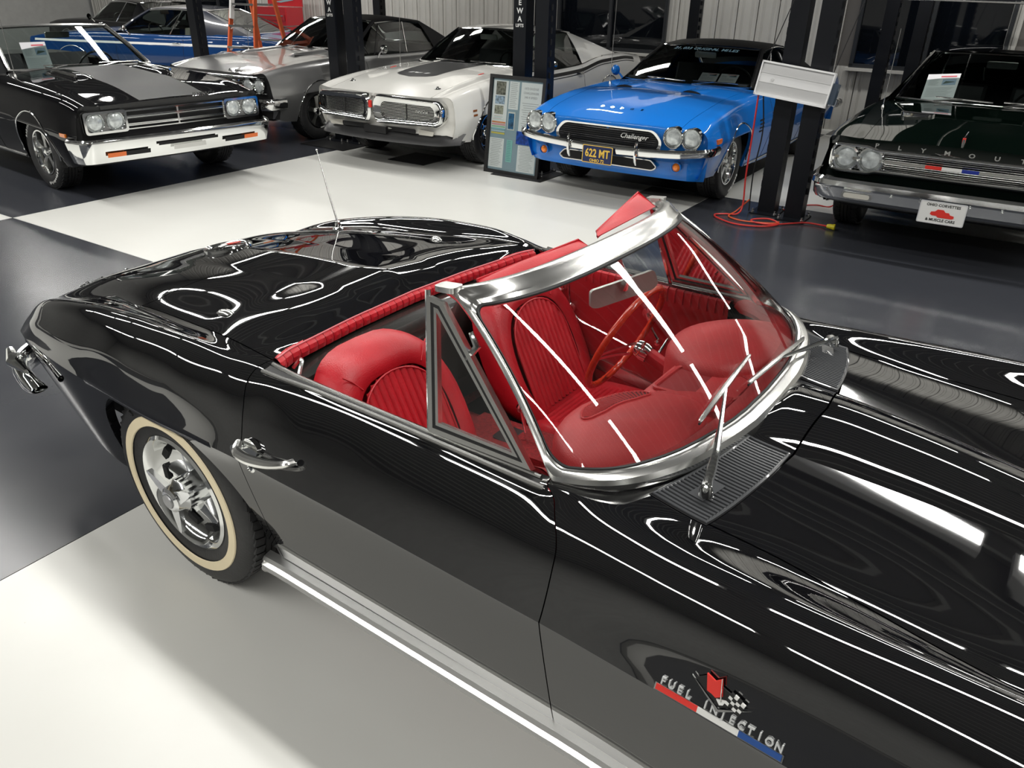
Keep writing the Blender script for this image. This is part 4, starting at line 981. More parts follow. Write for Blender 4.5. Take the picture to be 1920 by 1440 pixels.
def make_car(cfg):
    g = cfg.get
    root = thing(cfg['name'], cfg['label'], 'car', (cfg['pos'][0], cfg['pos'][1], 0), math.radians(cfg['deg']), group=None)
    P = cfg['paint']; nose, tail, wb = cfg['nose'], cfg['tail'], cfg['wb']; cow, rwb = cfg['cowl'], cfg['rwb']
    R = cfg['rows']
    rows = [(lambda x: 0., pchip([q[0] for q in R['c']], [q[1] for q in R['c']]))] + [tab(*R[k]) for k in ('b', 'h', 'p', 's', 'k', 'l')]
    nz = cfg.get('nosecurve', .04); hb = cfg.get('hood_base', .06)
    L = Loft(rows, [[(0, tail), (3, tail + .03), (6, tail + .06)],
                    [(0, rwb), (1, rwb), (2, rwb - .0), (3, rwb + .25), (6, rwb + .25)],
                    [(0, cow + hb), (1, cow + hb * .8), (2, cow + .0), (3, cow - .02), (6, cow - .02)],
                    [(0, nose), (1, nose - nz * .2), (2, nose - nz * .6), (3, nose - nz), (4, nose - nz * 1.2), (5, nose - nz * 1.3), (6, nose - nz * 1.5)]],
             [(0, g('arch', .375), .33), (-wb, g('arch', .375), .33)], tuck=1.5, crease=g('crease', ()))
    b = MB()
    L.panel(b, 0, 1, 0, 6, 20, 36, lip=(0, 0, 0, 1), depth=.03); L.panel(b, 1, 2, 3, 6, 50, 24, lip=(0, 0, 0, 1), depth=.03)
    L.panel(b, 2, 3, 2, 6, 44, 30, lip=(0, 0, 0, 1), depth=.03)
    for sd in (-1, 1):
        top = [L.pt(0, 6 * j / 36, sd) for j in range(37)]
        b.grid([top, [Vector((p.x + .01, p.y * .98, .28)) for p in top]])
        n_ = 14; top = [L.pt(3, 2 + 3.99 * j / n_, sd) for j in range(n_ + 1)]
        b.grid([top, [Vector((p.x - .05, p.y - sd * .004, p.z - .004)) for p in top]])
    body = b.build('body', P, root, smooth=35, merge=.001)
    h_ = MB(); L.panel(h_, 2, 3, 0, 2, 40, 16, g=(.004, 0, 0, .004), lip=(1, 1, 0, 1), span=True, depth=.03)
    hood = h_.build('hood', g('hoodpaint', P), root, smooth=35, merge=.001)
    # floor pan, engine bay, wells, seats
    u = MB(); u.box(((nose + tail) / 2, 0, .33), (nose - tail - .5, 1.5, .10)); u.box((nose - .30, 0, .52), (.05, 1.45, .35)); u.box((cow + .06, 0, .62), (.04, 1.6, .50))
    for xa in (0, -wb):
        for sd in (-1, 1): u.lathe([(.37, sd * .55), (.37, sd * .86)], c=(xa, 0, .33), n=18, a0=-.2, a1=pi + .2); u.box((xa, sd * .54, .5), (.74, .02, .36))
    u.build('underbody', DARK, root, smooth=0)
    # glass house
    A0, A1, B1, B0 = [Vector(q) for q in g('house', ((cow, .72, .95), (cow - .62, .56, 1.30), (rwb + .55, .54, 1.29), (rwb, .66, .96)))]
    crown = g('crown', .035); RM = g('roofpaint', P)
    def wsp(s, t): 
        B = Vector((A0.x + (1 - s * s) * g('wcurve', .13), s * A0.y, A0.z + .01)); T = Vector((A1.x + (1 - s * s) * .05, s * A1.y, A1.z + crown * .5 * (1 - s * s))); return B + (T - B) * t + Vector((.03, 0, .03)) * t * (1 - t)
    def rwp(s, t):
        B = Vector((B0.x - (1 - s * s) * .08, s * B0.y, B0.z + .01)); T = Vector((B1.x - (1 - s * s) * .05, s * B1.y, B1.z + crown * .5 * (1 - s * s))); return B + (T - B) * t
    op = g('roof', True)
    if op:
        r_ = MB(); n = 16
        def roof(s, f):
            y = s * (A1.y + (B1.y - A1.y) * f + .02); x0 = wsp(s, 1).x + (.0); x1 = rwp(s, 1).x; x = x0 + (x1 - x0) * f
            z = (A1.z + (B1.z - A1.z) * f) + crown * (1 - s * s) * (.5 + .5 * math.sin(pi * f)) + .025 * math.sin(pi * f)
            if abs(s) > .93: z -= .012
            return Vector((x, y, z + .012))
        r_.grid([[roof(-1 + 2 * i / n, j / n) for j in range(n + 1)] for i in range(n + 1)])
        rows_ = []
        for sd in (-1, 1):
            r_.grid([[roof(sd, j / n) for j in range(n + 1)], [roof(sd, j / n) + Vector((0, sd * .006, -.03)) for j in range(n + 1)]])
            # sail panel (C pillar)
            qt, qb = g('quarter', (B1.x + .12, B0.x + .75))
            bl = lambda x: sidept_belt(L, x, sd)
            G = []
            for i in range(9):
                f = i / 8; xb = qb + (B0.x - .02 - qb) * f; pb = L.sec(xb, 3); pbv = Vector((xb, sd * (pb[0] - .03), pb[1] - .005))
                fr = 1 + (qt - B1.x) / (B1.x - A1.x) * (1 - f) if True else 1
                pt_ = roof(sd, min(1., 1 - (qt - B1.x) / (A1.x - B1.x) * (1 - f)))
                c_ = []
                for j in range(9):
                    t = j / 8; p = pbv + (pt_ - pbv) * t; p.y += sd * .02 * math.sin(pi * t); p.x -= g('sail_bow', 0) * math.sin(pi * t) * f; c_.append(p)
                G.append(c_)
            r_.grid(G)
            edge = [q for q in G[-1]]; r_.grid([edge, [rwp(sd * .985, j / 8) for j in range(9)]])
        rf = r_.build('roof', RM, root, smooth=35, merge=.001)
    # windshield with chrome surround
    gl_ = MB().grid([[wsp(-.97 + 1.94 * i / 20, .02 + .97 * j / 8) for j in range(9)] for i in range(21)]).build('windshield', g('glass', GLSM), root)
    tr = MB().tube([wsp(-1 + 2 * i / 24, 0) for i in range(25)] + [wsp(1, j / 8) for j in range(1, 8)] + [wsp(1 - 2 * i / 24, 1) for i in range(25)] + [wsp(-1, 1 - j / 8) for j in range(1, 8)], g('ws_trim', .014), 6, closed=True).build('windshield_trim', g('ws_trim_mat', CHROME), root)
    if 1:
        for sd in (-1, 1):
            MB().tube([wsp(sd * 1.0, 0) + Vector((-.02, 0, -.02)), wsp(sd, .5) + Vector((-.025, sd * .005, 0)), wsp(sd, 1) + Vector((-.02, 0, -.005))], .026, 8).build('windshield_pillar', g('pillar_mat', RM), root)
    if op:
        MB().grid([[rwp(-.97 + 1.94 * i / 12, .02 + .96 * j / 6) for j in range(7)] for i in range(13)]).build('rear_window', g('glass', GLSM), root)
        MB().tube([rwp(-1 + 2 * i / 16, 0) for i in range(17)] + [rwp(1 - 2 * i / 16, 1) for i in range(17)], .010, 6, closed=True).build('rear_window_trim', CHROME, root)
    for sd in (-1, 1):
        # side glass and trims
        if op:
            qt, qb = g('quarter', (B1.x + .12, B0.x + .75)); xs0 = A0.x - .06; xt0 = A1.x - .01
            def sg(f, t):
                xb = xs0 + (qb + .01 - xs0) * f; xt = xt0 + (qt - xt0) * f; pb = L.sec(xb, 3); zt = A1.z + (B1.z - A1.z) * f + .025 * math.sin(pi * f) - .012
                yt = A1.y + (B1.y - A1.y) * f + .03
                return Vector((xb, sd * (pb[0] - .035), pb[1] - .01)) * (1 - t) + Vector((xt, sd * yt, zt)) * t
            MB().grid([[sg(i / 14, j / 4) for j in range(5)] for i in range(15)]).build('side_glass', g('glass', GLSM), root)
            MB().tube([sg(i / 14, 0) + Vector((0, sd * .006, .006)) for i in range(15)], .010, 6).build('belt_moulding', CHROME, root)
            MB().tube([sg(i / 14, 1) + Vector((0, sd * .004, -.004)) for i in range(15)], .012, 6).build('drip_rail', g('rail_mat', CHROME), root)
            for f in g('dividers', (.62,)): MB().tube([sg(f, 0), sg(f + .01, 1)], .009, 6).build('window_divider', CHROME, root)
            if g('vent', 0): MB().tube([sg(.16, 0), sg(.09, 1)], .008, 6).build('vent_bar', CHROME, root)
        # door outline, handle, mirror
        d0, d1 = g('door', (cow - .08, cow - 1.35))
        for xd in (d0, d1):
            MB().tube([Vector((xd + .03 * math.sin((z - .25) * 4), 0, 0)) * 0 + sidept(L, xd, z, sd, -.0008) for z in [.25 + (L.sec(xd, 3)[1] - .02 - .25) * j / 12 for j in range(13)]], .0035, 5).build('door_gap', DARK, root)
        MB().tube([sidept(L, d1 + (d0 - d1) * j / 10, .245, sd, -.001) for j in range(11)], .003, 5).build('door_gap', DARK, root)
        hp_ = sidept(L, d1 + .10, g('handle_z', .80), sd); o = MB().tube([hp_ + Vector((-.05, 0, 0)), hp_ + Vector((-.04, sd * .03, 0)), hp_ + Vector((.07, sd * .03, .004)), hp_ + Vector((.09, 0, .004))], [.009, .010, .010, .008], 8); o.build('door_handle', CHROME, root)
        if sd in g('mirrors', (1,)):
            mp_ = sidept(L, cow - .34, L.sec(cow - .34, 3)[1] - .02, sd, .0); mr_ = MB().tube([mp_, mp_ + Vector((.01, sd * .05, .06)), mp_ + Vector((.0, sd * .09, .085))], [.016, .010, .012], 8).lathe([(0, -.05), (.035, -.04), (.055, -.01), (.056, .0), (.0, .002)], c=mp_ + Vector((-.0, sd * .11, .10)), axis='x', n=20, M=rotm('Z', pi + sd * .2)); mr_.build('door_mirror', g('mirror_mat', CHROME), root)
        # arch trims
        for xa in (0, -wb):
            ar = g('arch', .375); MB().tube([sidept(L, xa + ar * math.cos(t), max(.33 + ar * math.sin(t) + .002, .24), sd, .002) for t in [-.05 + (pi + .1) * j / 28 for j in range(29)]], g('arch_trim', .006), 6).build('arch_moulding', g('arch_mat', CHROME), root)
        MB().tube([sidept(L, -wb + .42 + (wb - .84) * j / 8, .250, sd, .003) for j in range(9)], .012, 6).build('sill_moulding', g('sill_mat', CHROMES), root)
    # wheels
    for xa in (0, -wb):
        for sd in (-1, 1):
            ty = wheel('', root, xa, sd * g('trackh', .775), sd, .335, .22, g('rimr', .195), cfg['rim'], ww=g('ww'), n=40, tread=(xa == 0))
            if xa == 0 and g('tyretext'):
                for k, t in enumerate(g('tyretext')): arc_text(ty, t, (0, sd * g('trackh', .775), .335), sd, .335, .22, .266, .036, pi / 2 + .6 - pi * k if sd < 0 else pi / 2 - .6 + pi * k)
    # seats, dash, wheel
    SM = g('seat', mat('black_seat', (.02, .02, .022), .5))
    for yc in (-.36, .36):
        s_ = MB().box((cow - .95, yc, .50), (.50, .52, .16), bev=.06).box((cow - 1.22, yc, .76), (.13, .50, .50), rot=rotm('Y', -.22), bev=.03).build('front_seat', SM, root)
    MB().box((cow - 2.0, 0, .72), (.14, 1.25, .46), rot=rotm('Y', -.3)).box((cow - 1.75, 0, .50), (.48, 1.25, .14)).build('rear_seat', SM, root, smooth=0)
    MB().prism([(0, 0), (.30, .02), (.30, -.20), (.05, -.24)], (cow - .30, -.66, .93), (1, 0, 0), (0, 0, 1), (0, 1.32, 0)).build('dashboard', mat('dash_black', (.02, .024, .022), .45), root, smooth=0)
    Cs = Vector((cow - .52, .36, .90)); Ns = Vector((-.9, 0, .42)).normalized(); V_ = Vector((.42, 0, .9)).normalized()
    sw_ = MB().tube([Cs + Vector((0, 1, 0)) * (.19 * math.cos(t)) + V_ * (.19 * math.sin(t)) for t in [2 * pi * i / 32 for i in range(32)]], .011, 6, closed=True)
    for t in (0, pi, -pi / 2): sw_.tube([Cs - Ns * .03, Cs + Vector((0, 1, 0)) * (.19 * math.cos(t)) + V_ * (.19 * math.sin(t))], .009, 5)
    sw_.build('steering_wheel', mat('wheel_black', (.015, .015, .015), .3), root)
    if g('rvmirror', True): MB().prism(roundpoly([(-.12, -.03), (.12, -.03), (.12, .03), (-.12, .03)], .015), Vector((A1.x + .12, 0, A1.z - .07)), (0, 1, 0), (.2, 0, 1), (.02, 0, 0)).build('rear_view_mirror', CHROMES, root, smooth=0)
    # wipers
    for yy in (-.42, .12):
        a = wsp(yy / A0.y, .0) + Vector((.02, 0, .01)); m2 = wsp((yy + .22) / A0.y, .06) + Vector((.02, 0, .015)); e0 = wsp(yy / A0.y + .0, .07) + Vector((.02, 0, .012)); e1 = wsp(min((yy + .46) / A0.y, .95), .05) + Vector((.02, 0, .012))
        MB().tube([a, m2], .006, 5).tube([e0, e1], .006, 5).build('wiper', CHROMES, root)
    # rear bumper, tail lights
    MB().tube(crpath([Vector((tail + .25, -.93, .50)), Vector((tail - .02, -.85, .50)), Vector((tail - .07, 0, .50)), Vector((tail - .02, .85, .50)), Vector((tail + .25, .93, .50))], 24), .05, 8).build('rear_bumper', CHROME, root)
    for sd in (-1, 1): MB().box((tail - .005, sd * .62, .72), (.03, .34, .08)).build('tail_light', mat('red_lens', (.45, .01, .01), .15, coat=1), root, smooth=0)
    if g('antenna'):
        ax, ay, h2 = g('antenna'); p = toppt(L, ax, ay); MB().tube([p, p + Vector((-.03, 0, h2))], [.0035, .0018], 6).lathe([(0, -.005), (.014, 0), (.008, .02), (0, .022)], c=p, axis='z', n=12).build('antenna', CHROMES, root)
    return root, L, wsp, body, hood
def sidept_belt(L, x, sd): y, z = L.sec(x, 3); return Vector((x, sd * y, z))
def sweep(par, name, m_, path, prof, closed_prof=True, smooth=30):
    """profile (out, up) swept along a path in plan; out = away from the car centre"""
    P_ = [Vector(p) for p in path]; rows = []
    for i, p in enumerate(P_):
        t = (P_[min(i + 1, len(P_) - 1)] - P_[max(i - 1, 0)]); t.z = 0; t.normalize(); n = Vector((t.y, -t.x, 0)); 
        if n.x < 0 and abs(n.x) > .05: n = -n
        if abs(n.x) <= .05 and n.y * p.y < 0: n = -n
        rows.append([p + n * a + Vector((0, 0, b_)) for a, b_ in prof])
    mb = MB().grid(rows, closed=closed_prof); mb.add(rows[0], [tuple(range(len(prof)))]); mb.add(rows[-1], [tuple(range(len(prof)))])
    return mb.build(name, m_, par, smooth=smooth)
def mirrored(path): return [(p[0], -p[1], p[2]) for p in reversed(path)] + [p for p in path if p[1] > 1e-6 or True][(1 if path[0][1] == 0 else 0):]
def frame_ring(par, name, m_, pts, O, U, V, w_, d, smooth=0):
    """flat ring inside outline pts (2-D), width w_, thickness d (vector)"""
    O, U, V, d = Vector(O), Vector(U), Vector(V), Vector(d); cx = sum(p[0] for p in pts) / len(pts); cy = sum(p[1] for p in pts) / len(pts)
    W = max(p[0] for p in pts) - min(p[0] for p in pts); H = max(p[1] for p in pts) - min(p[1] for p in pts)
    inn = [(cx + (p[0] - cx) * (1 - 2 * w_ / W), cy + (p[1] - cy) * (1 - 2 * w_ / H)) for p in pts]
    f = lambda p: O + U * p[0] + V * p[1]
    a = [f(p) for p in pts]; i_ = [f(p) for p in inn]
    return MB().grid([[p for p in a], [p + d for p in a], [p + d for p in i_], i_], closed=True).build(name, m_, par, smooth=smooth)
BROWS = dict(
  c=[(-4.2, .90), (-3.1, .98), (-2.0, .98), (-.76, .985), (-.2, .965), (.4, .915), (.90, .825)],
  b=[(-4.2, .35, .895), (-3.1, .35, .975), (-.76, .35, .98), (-.2, .34, .962), (.4, .33, .912), (.88, .33, .822)],
  h=[(-4.2, .66, .875), (-3.1, .66, .955), (-.8, .68, .955), (-.2, .70, .94), (.4, .70, .895), (.86, .70, .812)],
  p=[(-4.2, .82, .85), (-3.4, .87, .93), (-2.8, .87, .935), (-2, .86, .92), (-.8, .865, .925), (0, .87, .90), (.5, .865, .87), (.85, .84, .82)],
  s=[(-4.2, .87, .76), (-3, .93, .80), (-2, .93, .79), (-.8, .935, .79), (.2, .93, .77), (.8, .90, .74)],
  k=[(-4.15, .90, .62), (-3, .965, .63), (-2, .965, .62), (-.8, .965, .62), (0, .965, .60), (.5, .96, .58), (.8, .935, .56)],
  l=[(-4.1, .84, .32), (-3, .88, .24), (-1.5, .88, .22), (0, .88, .24), (.5, .88, .27), (.8, .86, .34)])
def rowsmod(**k):
    r = {a: list(b) for a, b in BROWS.items()}; r.update(k); return r
def fascia(root, L, m_, prof, name='front_panel', n=30, vmax=5.0):
    """painted nose skin: prof = [(z, dx, ky)]"""
    top = [L.pt(3, vmax * (n - i) / n, -1) for i in range(n)] + [L.pt(3, vmax * i / n, 1) for i in range(n + 1)]
    rows = [top]
    for z, dx, ky in prof: rows.append([Vector((p.x + dx - (.0 if abs(p.y) < .8 else (abs(p.y) - .8) * .35), p.y * ky, min(z, p.z - .003))) for p in top])
    return MB().grid(rows).build(name, m_, root, smooth=40)
def fxy(L, y, v0=3):
    lo, hi = 0., 5.
    for _ in range(16):
        mid = (lo + hi) / 2
        if L.pt(3, mid, 1).y < abs(y): lo = mid
        else: hi = mid
    return L.pt(3, lo, 1).x
def face_path(L, y0, y1, dx, z, n=20): return [Vector((fxy(L, y0 + (y1 - y0) * i / n) + dx, y0 + (y1 - y0) * i / n, z)) for i in range(n + 1)]
def paper(name, label, root_loc, P, U, V, w_, h, mat_lines=True):
    """an information sheet leaning behind a windshield"""
    U, V = Vector(U).normalized(), Vector(V).normalized(); N = U.cross(V); P = Vector(P)
    o = MB().prism([(-w_ / 2, -h / 2), (w_ / 2, -h / 2), (w_ / 2, h / 2), (-w_ / 2, h / 2)], P, U, V, N * -.003).build(name, mat('sheet_white', (.78, .77, .8), .5), smooth=0)
    tag(o, label, 'sign')
    m2 = MB(); m2.prism([(.0, .02), (w_ * .42, .02), (w_ * .42, h * .30), (.0, h * .30)], P + N * .0008, U, V, N * .0006, mi=0)
    m2.prism([(w_ * .02, .03), (w_ * .40, .05), (w_ * .34, h * .2), (w_ * .1, h * .22)], P + N * .0016, U, V, N * .0004, mi=1)
    for k in range(7): m2.prism([(-w_ * .42, h * (.28 - .035 * k)), (-w_ * (.1 + .03 * (k % 3)), h * (.28 - .035 * k)), (-w_ * (.1 + .03 * (k % 3)), h * (.29 - .035 * k)), (-w_ * .42, h * (.29 - .035 * k))], P + N * .0008, U, V, N * .0005, mi=2)
    for k in range(9): m2.prism([(-w_ * .42, h * (-.03 - .04 * k)), (w_ * (.40 - .05 * (k % 4)), h * (-.03 - .04 * k)), (w_ * (.40 - .05 * (k % 4)), h * (-.02 - .04 * k)), (-w_ * .42, h * (-.02 - .04 * k))], P + N * .0008, U, V, N * .0005, mi=2)
    m2.prism([(-.02, h * .37), (w_ * .40, h * .37), (w_ * .40, h * .42), (-.02, h * .42)], P + N * .0008, U, V, N * .0005, mi=3)
    q = m2.build('sheet_print', [mat('photo_print', (.35, .45, .6), .5), mat('photo_dark', (.06, .09, .07), .5), mat('grey_print', (.55, .55, .58), .5), mat('red_heading', (.65, .12, .15), .5)], o, smooth=0)
    return o
def wpt(root, p):   # local point of a car to the hall
    c, s = math.cos(root.rotation_euler[2]), math.sin(root.rotation_euler[2]); return Vector((root.location[0] + c * p[0] - s * p[1], root.location[1] + s * p[0] + c * p[1], p[2]))
def wdir(root, p):
    c, s = math.cos(root.rotation_euler[2]), math.sin(root.rotation_euler[2]); return Vector((c * p[0] - s * p[1], s * p[0] + c * p[1], p[2]))
# ---------------------------------------------------------------- black convertible at the left
root, L, wsp, body, hood = make_car(dict(name='convertible_car', label='black open muscle car with matte hood stripe and white tire letters, at the left', pos=(-5.742, 2.519), deg=-3.2,
    paint=BLACK2, hoodpaint=BLACK2, nose=.90, tail=-4.22, wb=2.946, cowl=-.80, rwb=-2.55, rows=rowsmod(), roof=False, glass=GLS2, rim=rim_magnum, tyretext=('RADIAL T/A', 'BFGoodrich'), mirrors=(), ws_trim=.018, ws_trim_mat=CHROMES, trackh=.80,
    house=((-.82, .71, .955), (-1.40, .585, 1.315), (-2.1, .54, 1.29), (-2.6, .66, .96)), antenna=(-.55, -.77, .75)))
RRr = root
DKG = mat('dark_grille', (.012, .012, .013), .5)
fascia(root, L, DKG, [(.72, -.05, 1), (.50, -.06, 1), (.32, -.03, .98)])
SB = mat('flat_black_stripe', (.006, .006, .007), .45, spec=.25)
m_ = MB(); m_.grid([[toppt(L, .86 - 1.52 * i / 24, -.33 + .66 * j / 8, .0012) for j in range(9)] for i in range(25)]); m_.build('hood_stripe', SB, hood)
for sd in (-1, 1):     # raised louvre scoops
    m_ = MB(); O = toppt(L, -.28, sd * .40, -.004)
    m_.grid([[toppt(L, -.60 + .66 * i / 12, sd * (.40 + (-.10 + .20 * j / 8)), .030 * math.sin(pi * j / 8) ** .5 * min(1, (12 - i) / 1.2 + .0) * min(1, i / 4 + .1)) for j in range(9)] for i in range(13)])
    sc = m_.build('hood_scoop', BLACK, hood)
    MB().tube([toppt(L, -.58, sd * .47, .026), toppt(L, .03, sd * .47, .032)], .014, 8).build('scoop_trim', CHROME, sc)
    pod = roundpoly([(-.19, -.10), (.19, -.10), (.19, .085), (-.19, .085)], .03)
    X = fxy(L, .68) - .0
    pp = frame_ring(root, 'lamp_bezel', CHROME, [(p[0] + sd * .675, p[1] + .685) for p in pod], (X - .02, 0, 0), (0, 1, 0), (0, 0, 1), .020, (.035, 0, 0))
    MB().prism([(p[0] + sd * .675, p[1] + .685) for p in pod], (X - .03, 0, 0), (0, 1, 0), (0, 0, 1), (.01, 0, 0)).build('lamp_panel', mat('argent', (.30, .30, .30), .35, metal=.6), pp, smooth=0)
    for yy in (.585, .765): headlight(root, X - .005, sd * yy, .68, .073)
for z, r in ((.752, .010), (.705, .007), (.690, .007), (.642, .007), (.628, .007), (.600, .009)):
    MB().tube(face_path(L, -.485, .485, -.015, z), r, 6).build('grille_bar', CHROME, root)
for y in (-.485, 0, .485): MB().box((fxy(L, y) - .02, y, .675), (.02, .016, .15)).build('grille_divider', CHROMES, root, smooth=0)
m_ = MB(); put_text(m_, 'PLYMOUTH', .034, toppt(L, .872, .30, .003), (0, 1, 0), (-.3, 0, 1), depth=.004, bold=.0005, squash=1.3); m_.build('hood_letters', CHROME, hood, smooth=0)
bp = [Vector((.74, -.965, .505)), Vector((.83, -.955, .505)), Vector((.925, -.90, .505))] + [Vector((fxy(L, y) + .075, y, .505)) for y in (-.7, -.4, 0, .4, .7)] + [Vector((.925, .90, .505)), Vector((.83, .955, .505)), Vector((.74, .965, .505))]
bp = crpath(bp, 40)
bmp = sweep(root, 'front_bumper', CHROME, bp, [(-.03, .05), (.01, .050), (.026, .035), (.03, .02), (.004, -.10), (-.012, -.155), (-.03, -.15)])
for y0, y1, z0, z1, mt_, nm in ((-.30, .30, .452, .478, DARK, 'bumper_slot'), (-.60, -.38, .40, .438, DARK, 'bumper_slot'), (.38, .60, .40, .438, DARK, 'bumper_slot'), (-.76, -.60, .40, .438, AMBD, 'turn_signal'), (.60, .76, .40, .438, AMBD, 'turn_signal')):
    MB().grid([[Vector((fxy(L, y) + .108 + .012 - (.505 + .02 - z) * .22 + .010, y, z)) for y in [y0 + (y1 - y0) * i / 8 for i in range(9)]] for z in (z0, z1)]).build(nm, mt_, bmp, smooth=0)
MB().prism([(-.16, .40), (.16, .40), (.16, .44), (-.16, .44)], (fxy(L, 0) + .108, 0, 0), (0, 1, 0), (0, 0, 1), (.01, 0, 0)).build('plate_bracket', CHROMES, bmp, smooth=0)
for sd in (-1, 1): MB().prism([(.58, .555), (.68, .555), (.68, .585), (.58, .585)], (0, sd * .958, 0), (1, 0, 0), (0, 0, 1), (0, -sd * .02, 0)).build('side_marker', AMB, root, smooth=0)
for sd in (-1, 1): MB().box(sidept(L, .55, .86, sd, .0) + Vector((0, 0, .03)), (.10, .01, .01)).build('fender_sight', CHROME, root, smooth=0)
P = wsp(-.52, .30) + Vector((-.10, 0, -.02)); o = paper('information_sheet', 'white information sheet leaning inside the windshield of the black open muscle car at the left', None, wpt(root, P), wdir(root, (.0, 1, 0)), wdir(root, (-.30, 0, 1)), .24, .29)
# ---------------------------------------------------------------- silver hardtop
SILV = mat('silver_paint', (.30, .30, .30), .30, metal=.75, coat=1)
VINYL = mat('black_vinyl_top', (.006, .006, .007), .6, bump=.3, bscale=90, spec=.2)
root, L, wsp, body, hood = make_car(dict(name='hardtop_car', label='silver hardtop muscle car with black vinyl roof, in the row behind the white one', pos=(-6.76, 5.026), deg=-87.1,
    paint=SILV, roofpaint=VINYL, nose=.90, tail=-4.2, wb=2.946, cowl=-.80, rwb=-2.95, rows=rowsmod(), rim=rim_magnum, mirrors=(1,), antenna=(-.35, -.72, .55), dividers=(.60,), vent=1, nosecurve=.10,
    house=((-.82, .71, .955), (-1.40, .57, 1.315), (-2.45, .55, 1.29), (-3.05, .66, .96)), quarter=(-2.38, -2.45)))
fascia(root, L, DKG, [(.72, -.05, 1), (.50, -.06, 1), (.32, -.03, .98)])
MB().tube(face_path(L, -.86, .86, .005, .782), .012, 6).build('hood_lip_trim', CHROME, root)
MB().tube(face_path(L, -.86, .86, -.01, .60), .012, 6).build('grille_surround', CHROME, root)
for k in range(5): MB().tube(face_path(L, -.52, .52, -.03, .63 + .03 * k), .004, 5).build('grille_bar', CHROMES, root)
for sd in (-1, 1):
    for yy in (.60, .76): headlight(root, fxy(L, yy) - .02, sd * yy, .69, .074)
    m_ = MB(); m_.grid([[toppt(L, -.62 + .62 * i / 10, sd * (.42 + (-.07 + .14 * j / 6)), .028 * math.sin(pi * j / 6) ** .5 * min(1, (10 - i) / 1.2)) for j in range(7)] for i in range(11)]); sc = m_.build('hood_vent', SILV, hood)
    MB().prism([(-.6, .004), (-.03, .004), (-.03, .022), (-.6, .022)], toppt(L, 0, sd * .495, 0) * 1.0, (1, 0, .06), (0, 0, 1), (0, sd * .004, 0)).build('vent_opening', DARK, sc, smooth=0)
bp = crpath([Vector((.62, -.98, .50)), Vector((.86, -.93, .50)), Vector((.96, -.6, .50)), Vector((1.0, 0, .50)), Vector((.96, .6, .50)), Vector((.86, .93, .50)), Vector((.62, .98, .50))], 30)
sweep(root, 'front_bumper', CHROME, bp, [(-.04, .06), (.0, .06), (.02, .04), (.03, .0), (.015, -.06), (-.02, -.08), (-.05, -.08)])
m_ = MB(); put_text(m_, 'Road Runner', .045, toppt(L, .845, .42, .003), (0, 1, 0), (-.3, 0, 1), depth=.003, bold=.0006, shear=.3); m_.build('hood_letters', DARK, hood, smooth=0)
MB().lathe([(.012, 0), (.010, .006), (0, .008)], c=sidept(L, .30, .60, 1), n=12).build('fender_badge', CHROME, root)
# ---------------------------------------------------------------- white coupe with black hood decal and stripe
WHT = mat('white_paint', (.78, .77, .73), .22, coat=1); STR = mat('black_decal', (.006, .006, .007), .4, spec=.3)
croot, L, wsp, body, hood = make_car(dict(name='coupe_car', label='white muscle coupe with black hood decal, chrome loop bumper and split grille', pos=(-4.232, 5.211), deg=-85.4, paint=WHT, nose=.89, tail=-4.25, wb=2.921, cowl=-.85, rwb=-3.1,
    rows=rowsmod(c=[(-4.2, .93), (-3.1, .98), (-2.0, .98), (-.82, .955), (-.2, .93), (.4, .86), (.89, .765)], b=[(-4.2, .35, .92), (-3.1, .35, .975), (-.82, .35, .952), (-.2, .34, .926), (.4, .33, .857), (.88, .33, .764)],
      h=[(-4.2, .66, .90), (-3.1, .66, .96), (-.85, .68, .925), (-.2, .68, .90), (.4, .68, .838), (.86, .68, .755)],
      p=[(-4.2, .82, .89), (-3.4, .87, .965), (-2.8, .88, .96), (-2.1, .87, .885), (-1.4, .87, .875), (-.8, .87, .895), (0, .88, .865), (.5, .875, .82), (.85, .86, .755)],
      s=[(-4.2, .88, .78), (-3.2, .945, .84), (-2.4, .93, .78), (-.8, .94, .76), (.2, .945, .74), (.8, .915, .69)],
      k=[(-4.15, .90, .60), (-3, .975, .62), (-2, .96, .60), (-.8, .965, .60), (0, .975, .58), (.5, .97, .55), (.85, .90, .50)],
      l=[(-4.1, .84, .32), (-3, .88, .24), (-1.5, .87, .22), (0, .89, .26), (.5, .88, .30), (.82, .84, .33)]),
    rim=rim_slots, mirrors=(1,), vent=0, dividers=(), sail_bow=.0, arch_trim=.008, rail_mat=CHROME, pillar_mat=BLACK, ws_trim=.012, nosecurve=.12, antenna=(-.40, -.66, .75), arch=.385,
    house=((-.86, .70, .93), (-1.48, .55, 1.285), (-2.35, .53, 1.27), (-3.35, .62, .97)), quarter=(-2.42, -2.30)))
# black stripe climbing over the hips, on the door and quarter
for sd in (-1, 1):
    def sp(x, dz): y, z = L.sec(x, 3.12); return sidept(L, x, max(min(z - .012 + dz, L.sec(x, 3)[1] - .004), .4), sd, .003)
    for d0, d1 in ((-.05, -.012), (-.075, -.066)):
        m_ = MB().grid([[sp(-.80 - 3.1 * i / 50, d) for d in (d0, (d0 + d1) / 2, d1)] for i in range(51)]); m_.build('side_stripe', STR, root if False else croot)
    for z in (.565, .61): MB().prism([(-.035, 0), (.035, 0), (.035, .02), (-.035, .02)], sidept(L, .42, z, sd, .0), (1, 0, 0), (0, 0, 1), (0, sd * .004, 0)).build('side_marker', mat('marker_brown', (.30, .10, .03), .3, coat=1), croot, smooth=0)
